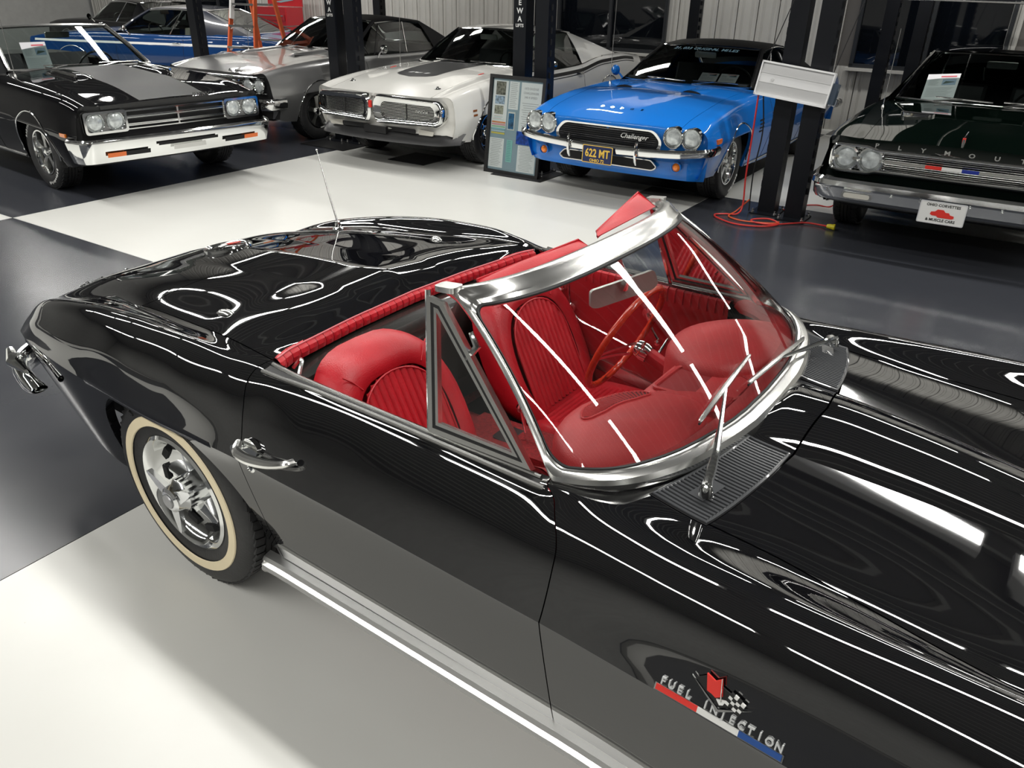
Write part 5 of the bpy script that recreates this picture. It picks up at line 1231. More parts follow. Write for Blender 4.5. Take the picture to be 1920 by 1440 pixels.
# hood decal: tapered panel with rounded front
def dec(f, g_):
    x = -.83 + 1.10 * f; w_ = .33 - .07 * f; 
    if f > .86: w_ *= math.sqrt(max(1 - ((f - .86) / .14) ** 2, .02)) * .35 + .65 * (1 - ((f - .86) / .14) ** 3)
    return toppt(L, x, w_ * g_, .0015)
MB().grid([[dec(i / 24, -1 + j / 4) for j in range(9)] for i in range(25)]).build('hood_decal', STR, hood)
m_ = MB(); c = toppt(L, .08, 0, .003); put_text(m_, 'R/T', .16, toppt(L, .10, .0, .003), (0, 1, 0), (-1, 0, .06), depth=.001, bold=.006, shear=.45, squash=1.25); m_.build('hood_decal_letters', mat('silver_print', (.7, .7, .7), .4), hood, smooth=0)
for y in (-.58, .58): MB().lathe([(.035, 0), (.03, .006), (.014, .008), (.012, .022), (0, .024)], c=toppt(L, .55, y), axis='z', n=16).build('hood_pin', CHROME, hood)
for y in (-.62, .62): MB().prism([(-.05, -.008), (.05, -.008), (.05, .008), (-.05, .008)], toppt(L, -.22, y, .002), (1, 0, -.1), (0, 1, 0), (0, 0, .002)).build('hood_callout', REDPR, hood, smooth=0)
# nose: white skin, chrome loop, two barred openings, parking lamps, spoiler
fascia(croot, L, WHT, [(.70, -.03, 1), (.50, -.05, 1.0), (.42, -.02, .985), (.36, -.04, .97), (.33, -.10, .95)])
def nx(y): return fxy(L, y) + .02
NXT = mat('grille_black', (.008, .009, .011), .5, spec=.25)
for sd in (-1, 1):
    op = roundpoly([(.10, .50), (.74, .50), (.80, .56), (.80, .66), (.76, .715), (.10, .735), (.06, .68), (.06, .56)], .05)
    def fp(p, d): return Vector((nx(p[0]) + d, sd * p[0], p[1]))
    cx, cy = .43, .61
    inn = [(cx + (p[0] - cx) * .86, cy + (p[1] - cy) * .72) for p in op]; out = [(cx + (p[0] - cx) * 1.12, cy + (p[1] - cy) * 1.22) for p in op]
    lp = MB().grid([[fp(p, -.05) for p in out], [fp(p, .030) for p in out], [fp(((p[0] + q[0]) / 2, (p[1] + q[1]) / 2), .055) for p, q in zip(out, op)], [fp(p, .040) for p in op], [fp(p, .03) for p in inn], [fp(p, -.03) for p in inn]], closed=True).build('loop_bumper', CHROME, croot, smooth=40)
    MB().add([fp(p, -.005) for p in inn], [tuple(range(len(inn)))]).build('grille_backing', NXT, lp, smooth=0)
    for k in range(11):
        z = .538 + .0145 * k; MB().tube([fp((.09 + .64 * i / 8, z), .008) for i in range(9)], .0028, 5).build('grille_bar', CHROMES, lp)
    MB().tube([fp((.42, .535), .014), fp((.42, .69), .014)], .005, 5).build('grille_bar', BLACKP, lp)
    MB().prism(roundpoly([(.52, .385), (.70, .385), (.72, .43), (.53, .44)], .01), (fxy(L, .6) - .018, 0, 0), (0, sd, 0), (0, 0, 1), (.012, 0, 0)).build('parking_lamp', CLEAR, croot, smooth=0)
m_ = MB(); put_text(m_, 'DODGE', .034, Vector((nx(.6) + .014, .60, .608)), (0, 1, 0), (0, 0, 1), depth=.003, squash=1.3); m_.build('grille_letters', CHROME, croot, smooth=0)
MB().box((nx(0) + .05, -.0, .665), (.02, .03, .07)).build('centre_badge', REDPR, croot, smooth=0)
MB().grid([[Vector((nx(y) + dx - (.0 if abs(y) < .8 else (abs(y) - .8) * 1.0), y, z)) for y in [-.94 + 1.88 * i / 30 for i in range(31)]] for dx, z in ((-.06, .40), (.02, .345), (.05, .30), (.04, .295), (-.05, .33))]).build('chin_spoiler', SATB, croot)
for y0, y1 in ((-.5, -.06), (.06, .5)): MB().prism(roundpoly([(y0, .395), (y1, .395), (y1, .44), (y0, .44)], .015), (fxy(L, .3) - .022, 0, 0), (0, 1, 0), (0, 0, 1), (.010, 0, 0)).build('valance_opening', DARK, croot, smooth=0)
MB().box((fxy(L, 0) + .0, 0, .40), (.04, .30, .07)).build('plate_bracket', SATB, croot, smooth=0)
# ---------------------------------------------------------------- blue hardtop, four round lamps
BLU = mat('bright_blue_paint', (.008, .17, .62), .4, coat=1, spec=.1)
root, L, wsp, body, hood = make_car(dict(name='hardtop_car', label='bright blue muscle car with black vinyl roof and four round headlights', pos=(-1.515, 5.44), deg=-87.9, paint=BLU, roofpaint=VINYL, nose=.86, tail=-4.05, wb=2.794, cowl=-.86, rwb=-2.85,
    rows=rowsmod(c=[(-4.1, .88), (-3.1, .93), (-2.0, .94), (-.82, .925), (-.2, .91), (.3, .865), (.65, .80), (.86, .735)], b=[(-4.1, .35, .875), (-3.1, .35, .925), (-.82, .35, .925), (-.2, .34, .912), (.3, .32, .868), (.65, .31, .80), (.85, .30, .735)],
      h=[(-4.1, .66, .86), (-3.0, .66, .92), (-.85, .70, .905), (-.2, .70, .885), (.3, .70, .835), (.65, .69, .78), (.82, .68, .73)],
      p=[(-4.1, .80, .84), (-3.4, .86, .92), (-2.8, .87, .925), (-2.1, .86, .88), (-.8, .855, .875), (0, .865, .85), (.4, .87, .81), (.65, .86, .765), (.80, .84, .725)],
      s=[(-4.1, .87, .72), (-3.2, .95, .78), (-2.4, .93, .745), (-.8, .93, .74), (.2, .93, .72), (.75, .91, .67)],
      k=[(-4.05, .88, .58), (-3, .97, .64), (-2, .96, .63), (-.8, .96, .62), (0, .965, .62), (.5, .96, .60), (.78, .925, .57)],
      l=[(-4.0, .82, .32), (-3, .86, .24), (-1.5, .86, .20), (0, .88, .26), (.5, .87, .29), (.78, .86, .31)]),
    rim=rim_magnum, tyretext=('POLYGLAS GT', 'GOODYEAR'), mirrors=(-1,), mirror_mat=BLU, dividers=(), ws_trim=.010, nosecurve=.06, antenna=(-.42, -.66, 1.0), arch=.375, arch_trim=.007,
    house=((-.88, .70, .91), (-1.50, .56, 1.235), (-2.35, .54, 1.23), (-2.95, .63, .93)), quarter=(-2.28, -2.35), crown=.03))
fascia(root, L, BLU, [(.70, .015, 1), (.60, .0, 1), (.50, -.03, 1), (.46, -.02, .99), (.36, -.02, .985), (.28, -.06, .96)])
BFW = root
X0 = lambda y: fxy(L, y) + .024
gr = roundpoly([(-.46, .70), (.46, .70), (.54, .61), (.52, .525), (-.52, .525), (-.54, .61)], .045)
fp = lambda p, d: Vector((X0(p[0]) + d, p[0], p[1]))
inn = [(p[0] * .95, .612 + (p[1] - .612) * .84) for p in gr]
go = MB().grid([[fp(p, -.02) for p in gr], [fp(p, .018) for p in gr], [fp(p, .014) for p in inn], [fp(p, .002) for p in inn]], closed=True).build('grille_surround', CHROME, root, smooth=40)
MB().add([fp(p, .006) for p in inn], [tuple(range(len(inn)))]).build('grille_mesh', NXT, go, smooth=0)
for k in range(8): MB().tube([fp((-.49 + .98 * i / 10, .545 + .018 * k), .010) for i in range(11)], .0035, 5).build('grille_bar', SATB, go)
m_ = MB(); put_text(m_, 'Challenger', .062, fp((.27, .612), .018), (0, 1, 0), (0, 0, 1), depth=.003, shear=.4, bold=.0006); m_.build('grille_script', CHROME, go, smooth=0)
for sd in (-1, 1):
    for yy, zz in ((.63, .655), (.79, .655)):
        MB().lathe([(.094, -.05), (.094, .02), (.088, .026), (.082, .018), (.080, -.01)], c=(X0(yy) - .004, sd * yy, zz), axis='x', n=28).build('headlight_ring', CHROME, root); headlight(root, X0(yy) + .006, sd * yy, zz, .074)
    tl = MB().lathe([(.045, -.01), (.048, .008), (.04, .012)], c=(X0(.68) - .01, sd * .68, .405), axis='x', n=20).build('turn_signal', BLU, root)
    MB().lathe([(.038, -.0), (.02, .022), (0, .026)], c=(X0(.68) - .01, sd * .68, .405), axis='x', n=20).build('turn_lens', AMB, tl)
    MB().prism([(.52, .60), (.62, .60), (.62, .64), (.52, .64)], (0, sd * .956, 0), (1, 0, 0), (0, 0, 1), (0, -sd * .02, 0)).build('side_marker', AMBD, root, smooth=0)
    for k in range(4): MB().prism([(-.10, 0), (.02, 0), (.02, .014), (-.10, .014)], sidept(L, -.55, .56 + .035 * k, sd, .001), (1, 0, 0), (0, 0, 1), (0, sd * .004, 0)).build('fender_gill', DARK, root, smooth=0)
    O = toppt(L, -.30, sd * .40, .0)
    m_ = MB(); m_.grid([[toppt(L, -.55 + .40 * i / 8, sd * .36 + (-.10 + .20 * j / 8), .022 * (i / 8) * math.sin(pi * j / 8) ** .6) for j in range(9)] for i in range(9)]); sc = m_.build('hood_scoop', BLU, hood)
    MB().grid([[toppt(L, -.15 + .003, sd * .36 + (-.085 + .17 * j / 8), h2 * math.sin(pi * (j + .5) / 9) ** .6) for j in range(9)] for h2 in (.002, .020)]).build('scoop_opening', DARK, sc, smooth=0)
for k, ch in enumerate('DODGE'):
    m_ = MB(); put_text(m_, ch, .05, toppt(L, .62, -.20 + .10 * k, .003), (0, 1, 0), (-1, 0, .3), depth=.004, bold=.001); m_.build('hood_letter', CHROME, hood, smooth=0)
bp = crpath([Vector((.62, -.965, .555)), Vector((.76, -.955, .552)), Vector((.86, -.89, .548))] + [Vector((X0(y) + .07, y, .535 - .03 * (1 - (y / .8) ** 2))) for y in (-.7, -.4, 0, .4, .7)] + [Vector((.86, .89, .548)), Vector((.76, .955, .552)), Vector((.62, .965, .555))], 40)
bmp = sweep(root, 'front_bumper', CHROME, bp, [(-.03, .035), (.01, .036), (.024, .018), (.026, 0), (.018, -.03), (.0, -.038), (-.03, -.035)])
for sd in (-1, 1):
    MB().tube([Vector((X0(.35) + .105, sd * .34, z)) + Vector((dx, 0, 0)) for z, dx in ((.60, -.012), (.585, .0), (.54, .006), (.48, .004), (.43, -.01), (.40, -.03))], [.010, .014, .015, .015, .014, .010], 8).build('bumper_guard', CHROME, bmp)
lo_ = roundpoly([(-.44, .44), (.44, .44), (.50, .385), (.46, .355), (-.46, .355), (-.50, .385)], .02)
MB().add([fp(p, -.012) for p in lo_], [tuple(range(len(lo_)))]).build('lower_opening', DARK, root, smooth=0)
MB().tube([fp(p, -.010) for p in lo_], .008, 6, closed=True).build('lower_opening_trim', CHROMES, root)
def plate(root, y, z, x, w_, h, back, border, tilt=-.06):
    O = Vector((x, y, z)); V = Vector((tilt, 0, 1)).normalized(); pts = roundpoly([(-w_ / 2, -h / 2), (w_ / 2, -h / 2), (w_ / 2, h / 2), (-w_ / 2, h / 2)], .012)
    p = MB().prism(pts, O, (0, 1, 0), V, (.004, 0, 0)).build('license_plate', back, root, smooth=0)
    frame_ring(p, 'plate_border', border, pts, O + Vector((.004, 0, 0)), (0, 1, 0), V, .006, (.0015, 0, 0)); return p, O + Vector((.0055, 0, 0)), V
NAVY = mat('plate_navy', (.010, .020, .085), .4); GOLD = mat('plate_gold', (.80, .52, .08), .4)
p, O, V = plate(root, -.02, .455, X0(0) + .118, .305, .155, NAVY, GOLD)
m_ = MB(); put_text(m_, '622 MT', .098, O + V * -.022, (0, 1, 0), V, depth=.002, bold=.0025, squash=.80); put_text(m_, 'OHIO 72', .038, O + V * -.066, (0, 1, 0), V, depth=.002, bold=.001); m_.build('plate_characters', GOLD, p, smooth=0)
# lettering on the windshield
m_ = MB(); txt = '21,033 ORIGINAL MILES'; LB = mat('pale_blue_vinyl', (.28, .48, .60), .5)
for k, ch in enumerate(txt):
    if ch == ' ': continue
    s_ = -.62 + 1.20 * k / (len(txt) - 1); a = wsp(s_, .86); b2 = wsp(s_ + .02, .86); c2 = wsp(s_, .96)
    put_text(m_, ch, .072, a + Vector((.008, 0, .006)), b2 - a, c2 - a, depth=.001, bold=.0012, shear=.2)
m_.build('windshield_lettering', LB, root, smooth=0)
for k in range(2):
    P = wsp(.28 + .30 * k, .16) + Vector((-.16, 0, .0)); o = paper('information_sheet', ('open window folder standing on the dashboard of the bright blue car, nearer its middle', 'window folder standing on the dashboard of the bright blue car, nearer its driver side')[k], None, wpt(root, P), wdir(root, (0, 1, 0)), wdir(root, (-.9, 0, .6)), .19, .13)
# ---------------------------------------------------------------- dark green sedan at the right
GRN = mat('dark_green_paint', (.0012, .0035, .0024), .5, coat=1, spec=0); MATS['dark_green_paint'].node_tree.nodes['Principled BSDF'].inputs['Coat IOR'].default_value = 1.65
root, L, wsp, body, hood = make_car(dict(name='hardtop_car', label='very dark green muscle car with wide barred grille and chrome bumper, at the right', pos=(1.32, 5.44), deg=-87.6, paint=GRN, roofpaint=BLACK2, nose=.87, tail=-4.2, wb=2.946, cowl=-.80, rwb=-2.95,
    rows=rowsmod(p=[(-4.2, .84, .85), (-3.4, .88, .93), (-2.8, .88, .93), (-2, .88, .915), (-.8, .89, .915), (0, .90, .895), (.5, .90, .865), (.83, .88, .835)], h=[(-4.2, .66, .875), (-3.1, .66, .955), (-.8, .68, .945), (-.2, .68, .925), (.4, .67, .885), (.86, .66, .835)],
      c=[(-4.2, .90), (-3.1, .98), (-2.0, .98), (-.76, .975), (-.2, .955), (.4, .91), (.88, .845)], b=[(-4.2, .35, .895), (-3.1, .35, .975), (-.76, .35, .97), (-.2, .34, .95), (.4, .33, .905), (.88, .33, .843)]),
    rim=rim_magnum, mirrors=(1,), antenna=(-.35, -.76, .62), dividers=(.6,), vent=1, nosecurve=.03,
    house=((-.82, .73, .955), (-1.40, .575, 1.325), (-2.45, .55, 1.30), (-3.05, .66, .96)), quarter=(-2.38, -2.45)))
GTX = root
fascia(root, L, GRN, [(.80, .010, 1), (.775, .012, 1), (.772, -.05, 1), (.60, -.06, 1), (.598, -.005, 1), (.50, -.03, 1), (.34, -.05, .98)])
X0 = lambda y: fxy(L, y) + .0
sur = roundpoly([(-.86, .74), (-.84, .785), (-.60, .785), (-.55, .765), (.55, .765), (.60, .785), (.84, .785), (.86, .74), (.86, .63), (.83, .595), (.58, .595), (.53, .612), (-.53, .612), (-.58, .595), (-.83, .595), (-.86, .63)], .02, 2)
fp = lambda p, d: Vector((X0(p[0]) + d, p[0], p[1]))
MB().tube([fp(p, .008) for p in sur], .014, 8, closed=True).build('grille_surround', CHROME, root)
MB().tube([fp(p, -.02) for p in [(a * .965, .69 + (b2 - .69) * .80) for a, b2 in sur]], .006, 6, closed=True).build('grille_inner_trim', CHROME, root)
gb = MB().add([fp((p[0] * .99, p[1]), -.045) for p in sur], [tuple(range(len(sur)))]).build('grille_backing', NXT, root, smooth=0)
for k in range(11):
    z = .615 + .0142 * k
    if abs(z - .689) < .01: continue
    MB().tube([fp((-.84 + 1.68 * i / 16, z), -.02) for i in range(17)], .0032, 5).build('grille_bar', CHROMES, root)
MB().prism([(-.84, .680), (.84, .680), (.84, .700), (-.84, .700)], (X0(0) - .035, 0, 0), (0, 1, 0), (0, 0, 1), (.025, 0, 0)).build('grille_centre_bar', CHROME, root, smooth=0)
for a, b2, mt_, nm in ((-.20, -.09, REDPR, 'red_bar'), (-.09, .04, WHITEP, 'white_bar'), (.04, .15, mat('royal_blue', (.02, .04, .30), .4), 'blue_bar')): MB().prism([(a, .678), (b2, .678), (b2, .702), (a, .702)], (X0(0) - .012, 0, 0), (0, 1, 0), (0, 0, 1), (.006, 0, 0)).build(nm, mt_, root, smooth=0)
for sd in (-1, 1):
    for yy, rr in ((.755, .074), (.575, .074)):
        MB().lathe([(.098, -.045), (.100, .004), (.096, .014), (.084, .016), (.078, .0)], c=(X0(yy) + .004, sd * yy, .688), axis='x', n=32).build('headlight_ring', CHROME, root); headlight(root, X0(yy) + .0, sd * yy, .688, .074)
for k, ch in enumerate('PLYMOUTH'):
    m_ = MB(); put_text(m_, ch, .042, Vector((X0(0) + .012, -.55 + .157 * k, .789)), (0, 1, 0), (0, 0, 1), depth=.005, bold=.001, squash=1.25); m_.build('nose_letter', CHROME, root, smooth=0)
MB().tube([toppt(L, .86, 0, .0), toppt(L, .845, 0, .05), toppt(L, .60, 0, .035)], [.004, .012, .005], 8).build('hood_ornament', CHROME, hood)
MB().box(toppt(L, .84, 0, .045), (.02, .02, .03)).build('hood_badge', REDPR, hood, smooth=0)
for sd in (-1, 1):
    pts = roundpoly([(-.13, -.035), (.13, -.035), (.10, .035), (-.10, .035)], .015)
    sc = MB().prism(pts, toppt(L, .05, sd * .43, -.004), (0, 1, 0), (1, 0, -.09), (0, 0, .028)).build('hood_scoop', CHROME, hood, smooth=35)
    MB().prism([(a * .84, b2 * .45) for a, b2 in pts], toppt(L, .05, sd * .43, .025), (0, 1, 0), (1, 0, -.09), (0, 0, .002)).build('scoop_opening', DARK, sc, smooth=0)
bp = crpath([Vector((.60, -.985, .50)), Vector((.80, -.97, .50)), Vector((.93, -.91, .50)), Vector((.985, -.7, .50)), Vector((1.0, 0, .50)), Vector((.985, .7, .50)), Vector((.93, .91, .50)), Vector((.80, .97, .50)), Vector((.60, .985, .50))], 40)
bmp = sweep(root, 'front_bumper', CHROME, bp, [(-.05, .055), (-.005, .055), (.015, .035), (.02, .0), (-.005, -.02), (-.012, -.09), (-.03, -.115), (-.05, -.11)])
for sd in (-1, 1):
    ps = roundpoly([(-.11, -.025), (.11, -.025), (.11, .025), (-.11, .025)], .022); O = (.968, sd * .60, .44)
    pk = MB().prism(ps, O, (0, 1, 0), (0, 0, 1), (.020, 0, 0)).build('parking_lamp', CHROMES, bmp, smooth=0); MB().prism([(a * .85, b2 * .7) for a, b2 in ps], (.986, sd * .60, .44), (0, 1, 0), (0, 0, 1), (.006, 0, 0)).build('parking_lens', CLEAR, pk, smooth=0)
    for y in (.16, .36, .82): MB().lathe([(.010, 0), (.007, .006), (0, .007)], c=(.99, sd * y, .465), axis='x', n=10).build('bumper_bolt', CHROME, bmp)
p, O, V = plate(root, 0.0, .415, 1.035, .305, .155, WHITEP, mat('plate_edge', (.6, .6, .62), .4))
m_ = MB(); put_text(m_, 'OHIO CORVETTES', .0265, O + V * .046, (0, 1, 0), V, depth=.001, bold=.0006, squash=1.0); put_text(m_, '& MUSCLE CARS', .0265, O + V * -.058, (0, 1, 0), V, depth=.001, bold=.0006); m_.build('plate_lettering', BLACKP, p, smooth=0)
m_ = MB(); m_.prism([(-.075, -.012), (-.07, .006), (-.045, .010), (-.03, .026), (.008, .026), (.022, .010), (.045, .004), (.05, -.012), (.035, -.02), (-.06, -.02)], O, (0, 1, 0), V, (.001, 0, 0)); m_.prism([(-.03, -.022), (-.028, -.006), (.0, -.002), (.012, .010), (.045, .010), (.055, -.004), (.08, -.008), (.082, -.024), (.07, -.030), (-.02, -.030)], O, (0, 1, 0), V, (.0016, 0, 0))
m_.build('plate_car_picture', REDPR, p, smooth=0)
P = wsp(-.60, .26) + Vector((-.06, 0, .0)); paper('information_sheet', 'white information sheet leaning inside the windshield of the dark green car at the right', None, wpt(root, P), wdir(root, (0, 1, .1)), wdir(root, (-.75, 0, .9)), .26, .27)
# ---------------------------------------------------------------- deep blue hardtop across the back
DBL = mat('deep_blue_paint', (.002, .040, .16), .3, coat=1, spec=.1)
root, L, wsp, body, hood = make_car(dict(name='hardtop_car', label='deep blue hardtop with white side stripe parked crosswise behind the ladder', pos=(-13.08, 6.461), deg=203.74, paint=DBL, roofpaint=mat('dark_blue_top', (.004, .008, .025), .3, coat=1), nose=.90, tail=-4.2, wb=2.946, cowl=-.80, rwb=-2.95, rows=rowsmod(),
    rim=rim_slots, mirrors=(1,), dividers=(.62,), vent=0, seat=mat('cream_seat', (.45, .42, .36), .6), house=((-.82, .71, .955), (-1.40, .57, 1.30), (-2.45, .55, 1.29), (-3.35, .66, .96)), quarter=(-2.38, -2.45)))
fascia(root, L, DKG, [(.72, -.05, 1), (.50, -.06, 1), (.32, -.03, .98)])
for sd in (-1, 1):
    MB().grid([[sidept(L, .75 - 4.8 * i / 40, z, sd, .002) for z in (.765, .80)] for i in range(41)]).build('side_stripe', WHITEP, root)
    for yy in (.60, .76): headlight(root, fxy(L, yy) - .02, sd * yy, .69, .074)
MB().tube(face_path(L, -.86, .86, .03, .50), .05, 8).build('front_bumper', CHROME, root)

# ---------------------------------------------------------------- black hardtop far back left
root, L, wsp, body, hood = make_car(dict(name='hardtop_car', label='black hardtop at the far back left, beyond the deep blue car', pos=(-17.1, 8.75), deg=180, paint=BLACK2, nose=.90, tail=-4.2, wb=2.946, cowl=-.80, rwb=-2.95, rows=rowsmod(),
    rim=rim_slots, mirrors=(1,), dividers=(.62,), house=((-.82, .71, .955), (-1.40, .57, 1.30), (-2.45, .55, 1.29), (-3.35, .66, .96)), quarter=(-2.38, -2.45), ws_trim=.02, pillar_mat=CHROMES))
fascia(root, L, DKG, [(.72, -.05, 1), (.50, -.06, 1), (.32, -.03, .98)])
# ================================================================ lifts, board, ladder, lamp, cord
LB_ = mat('lift_black', (.004, .005, .008), .4, spec=.3)
def post(loc, label, rz=GT, txt=None, side=1, h=2.25, z0=0., hang=True):
    t = thing('lift_post', label, 'lift post', (loc[0], loc[1], 0), rz, group='steel lift posts in the hall')
    m_ = MB(); w_, d = .075, .075
    m_.prism([(-w_, -d), (w_, -d), (w_, d), (.045, d), (.045, -d + .012), (-.045, -d + .012), (-.045, d), (-w_, d)], (0, 0, .012), (1, 0, 0), (0, 1, 0), (0, 0, h)); m_.build('column', LB_, t, smooth=0)
    m_ = MB(); m_.box((0, d - .012, h / 2), (.04, .012, h)); m_.build('ladder_bar', LB_, t, smooth=0)
    s_ = None
    for k in range(int(h / .105)):
        if s_ is None: s_ = MB().box((0, 0, 0), (.030, .012, .055)).build('ladder_slot', DARK, t, smooth=0); s_.location = (side * (w_ + .001), -.02, .25)
        else: q = s_.copy(); COL.objects.link(q); q.location = (side * (w_ + .001), -.02, .25 + .105 * k)
    m_ = MB().box((0, -.02, .006), (.24, .30, .012)); bp_ = m_.build('base_plate', LB_, t, smooth=0)
    for x, y in ((-.10, -.14), (.10, -.14), (-.10, .10), (.10, .10)): MB().lathe([(.016, 0), (.016, .012), (.009, .014), (.009, .034), (0, .036)], c=(x, y, .012), axis='z', n=10).build('anchor_bolt', CHROMES, bp_)
    if txt:
        m_ = MB()
        for ch, z in zip(txt, (1.70, 1.625, 1.55, 1.475)): put_text(m_, ch, .07, (0, -d - .001, z), (1, 0, 0), (0, 0, 1), depth=.001, bold=.0015)
        put_text(m_, 'LIFTS', .042, (0, -d - .001, 1.425), (1, 0, 0), (0, 0, 1), depth=.001, bold=.001); m_.build('post_lettering', WHITEP, t, smooth=0)
    return t
fr = [((-.135, 5.26), 'left post of the black lift pair beside the bright blue car', None, -1), ((.125, 5.20), 'right post of the black lift pair, nearer the dark green car', None, 1),
      ((-2.93, 5.28), 'black lift post with white letters behind the framed board', 'PEWA', -1), ((-2.66, 5.28), 'black lift post without letters behind the framed board, beside the lettered one', None, 1),
      ((-5.62, 5.20), 'black lift post with white letters between silver and white cars', 'PEWA', -1), ((-5.33, 5.22), 'black lift post with a ladder strip between silver and white cars, nearer the white car', None, 1)]
for xy, lb, tx, sd in fr: post(xy, lb, txt=tx, side=sd)
rear = [((-8.60, 5.35), 'black lift post in front of the deep blue car', 0), ((-8.3, 8.7), 'black lift post behind the ladder at the back', 0), ((-5.70, 9.75), 'black lift post behind the silver car near the back wall', 0), ((-.33, 9.55), 'black lift post behind the right pair near the back wall', 0), ((.04, 9.55), 'black lift post near the back wall by the dark window', 0), ((-2.95, 9.6), 'black lift post behind the bright blue car near the back wall', 0), ((2.55, 9.7), 'black lift post behind the dark green car near the back wall', 0)]
for xy, lb, _ in rear: post(xy, lb)
# raised runway of the lift over the dark green car
rw = thing('lift_runway', 'raised black lift runway above the dark green car', 'lift runway', (0, 0, 0))
MB().box((1.65, 6.35, 1.83), (2.4, .14, .12)).build('cross_beam', LB_, rw, smooth=0)
for x_ in (2.15, .62): MB().box((x_, 7.9, 1.92), (.50, 3.1, .06)).build('runway_deck', LB_, rw, smooth=0)
MB().box((1.385, 7.9, 1.925), (1.0, 3.1, .02)).build('drip_tray', LB_, rw, smooth=0)
for k, (xc, lb) in enumerate(((-1.47, 'unseen raised black lift platform added above the bright blue car'), (-4.2, 'unseen raised black lift platform added above the white coupe'), (-6.95, 'unseen raised black lift platform added above the silver car'))):
    r2 = thing('lift_runway', lb, 'lift runway', (xc, 7.9, 2.1), GT)  # unseen platforms, added to keep lamp light and reflections off these cars
    for x_ in (-.78, .78): MB().box((x_, -.2, 0), (.50, 4.0, .07)).build('runway_deck', LB_, r2, smooth=0)
    MB().box((0, -.2, .01), (1.06, 4.0, .02)).build('drip_tray', LB_, r2, smooth=0)  # fills the gap between the decks so no lamp shows through
MB().tube([(.35, 6.26, 1.765), (1.2, 6.26, 1.755), (2.9, 6.26, 1.745)], .008, 6).build('air_line', CHROMES, rw)
for x in (.4, .9, 1.4, 1.9, 2.4): MB().lathe([(.02, 0), (.018, -.012), (0, -.014)], c=(x, 6.28, 1.80), n=12).build('beam_bolt', CHROMES, rw)
tag(MB().box((-1.55, 5.35, 2.02), (2.75, .12, .12)).build('lift_crossbar', LB_, smooth=0), 'black lift crossbar above the bright blue car', 'crossbar')
# floor plates
for k, (x, y, w_, d, lb) in enumerate(((-4.10, 4.93, .52, .50, 'dark square steel plate lying on the white floor before the white car'), (-1.08, 5.28, .62, .34, 'grey steel plate on the floor under the nose of the bright blue car'), (-5.46, 5.02, .72, .72, 'black steel plate around the lift post foot left of the white car'), (-2.70, 5.10, .62, .52, 'black steel plate around the lift post feet behind the framed board'))):
    tag(MB().box((x, y, .004), (w_, d, .008), rot=rotm('Z', GT)).build('floor_plate', SATB if k != 1 else mat('grey_plate', (.12, .12, .115), .5), smooth=0), lb, 'plate')
# framed information board
bd = thing('display_board', 'black framed board of sheets and photographs leaning on the lift posts', 'board', (-2.81, 4.93, 0), math.radians(1.0))
tl = Vector((0, .12, 1)).normalized(); NX = Vector((1, 0, 0)); NY = NX.cross(tl)  # NY points to -y side (front)
def bq(x, z, o=0): return NX * x + tl * z + NY * o
OUT = [(-.345, 0), (.345, 0), (.345, .985), (-.345, .985)]
frame_ring(bd, 'board_frame', SATB, OUT, bq(0, .0, -.012), NX, tl, .036, NY * .03)
MB().prism([(-.33, .02), (.33, .02), (.33, .965), (-.33, .965)], bq(0, 0, -.008), NX, tl, NY * .004).build('backing', mat('blue_grey_board', (.32, .42, .50), .6), bd, smooth=0)
SH = mat('board_sheet', (.93, .93, .96), .6)
def sheet_on(name, x0, x1, z0, z1, m_, lines=0, lc=None, o=.0, cols=None):
    s_ = MB().prism([(x0, z0), (x1, z0), (x1, z1), (x0, z1)], bq(0, 0, -.003 + o), NX, tl, NY * .002).build(name, m_, bd, smooth=0)
    if lines:
        l_ = MB(); rr = random.Random(int(abs(x0) * 1e4 + z0 * 100))
        for k in range(lines):
            z = z1 - (z1 - z0) * (k + 1) / (lines + 1); a = x0 + (x1 - x0) * (.08 + .1 * rr.random()); b2 = x1 - (x1 - x0) * (.08 + .25 * rr.random()); hh = (z1 - z0) / (lines + 1) * .30
            l_.prism([(a, z), (b2, z), (b2, z + hh), (a, z + hh)], bq(0, 0, -.0005 + o), NX, tl, NY * .0008, mi=(k % len(cols)) if cols else 0)
        l_.build('sheet_print', cols or [lc or mat('grey_print', (.55, .55, .58), .5)], s_, smooth=0)
    return s_
sheet_on('sheet', -.30, -.115, .46, .93, SH)
sheet_on('photo', -.265, -.145, .79, .92, mat('photo_engine', (.20, .19, .16), .4, noise=.8, nscale=40), o=.003)
sheet_on('photo', -.270, -.150, .70, .78, mat('photo_parts', (.35, .45, .60), .4, noise=.6, nscale=50), o=.003)
sheet_on('photo', -.270, -.160, .60, .685, mat('photo_car', (.35, .34, .27), .4, noise=.7, nscale=45), o=.003)
SOFT = [mat('pastel_red', (.70, .35, .33), .5), mat('pastel_green', (.35, .60, .50), .5), mat('pastel_blue', (.40, .60, .72), .5)]
sheet_on('note_sheet', -.295, -.12, .535, .59, SH, lines=5, cols=SOFT, o=.001)
for k, c in enumerate(((.80, .30, .12), (.75, .35, .40), (.35, .62, .42), (.30, .58, .66), (.55, .70, .80), (.80, .66, .12))):
    sheet_on('colour_band', -.292, -.12, .512 - .022 * k, .528 - .022 * k, mat('band_%d' % k, c, .5), o=.003)
sheet_on('sheet', -.305, -.12, .06, .36, SH, lines=16)
sheet_on('sheet', -.10, .02, .66, .93, SH, lines=14)
sheet_on('photo', -.095, -.005, .455, .635, WHITEP); sheet_on('photo_picture', -.085, -.015, .465, .62, mat('photo_blue_car', (.03, .16, .35), .4, noise=.7, nscale=25), o=.003)
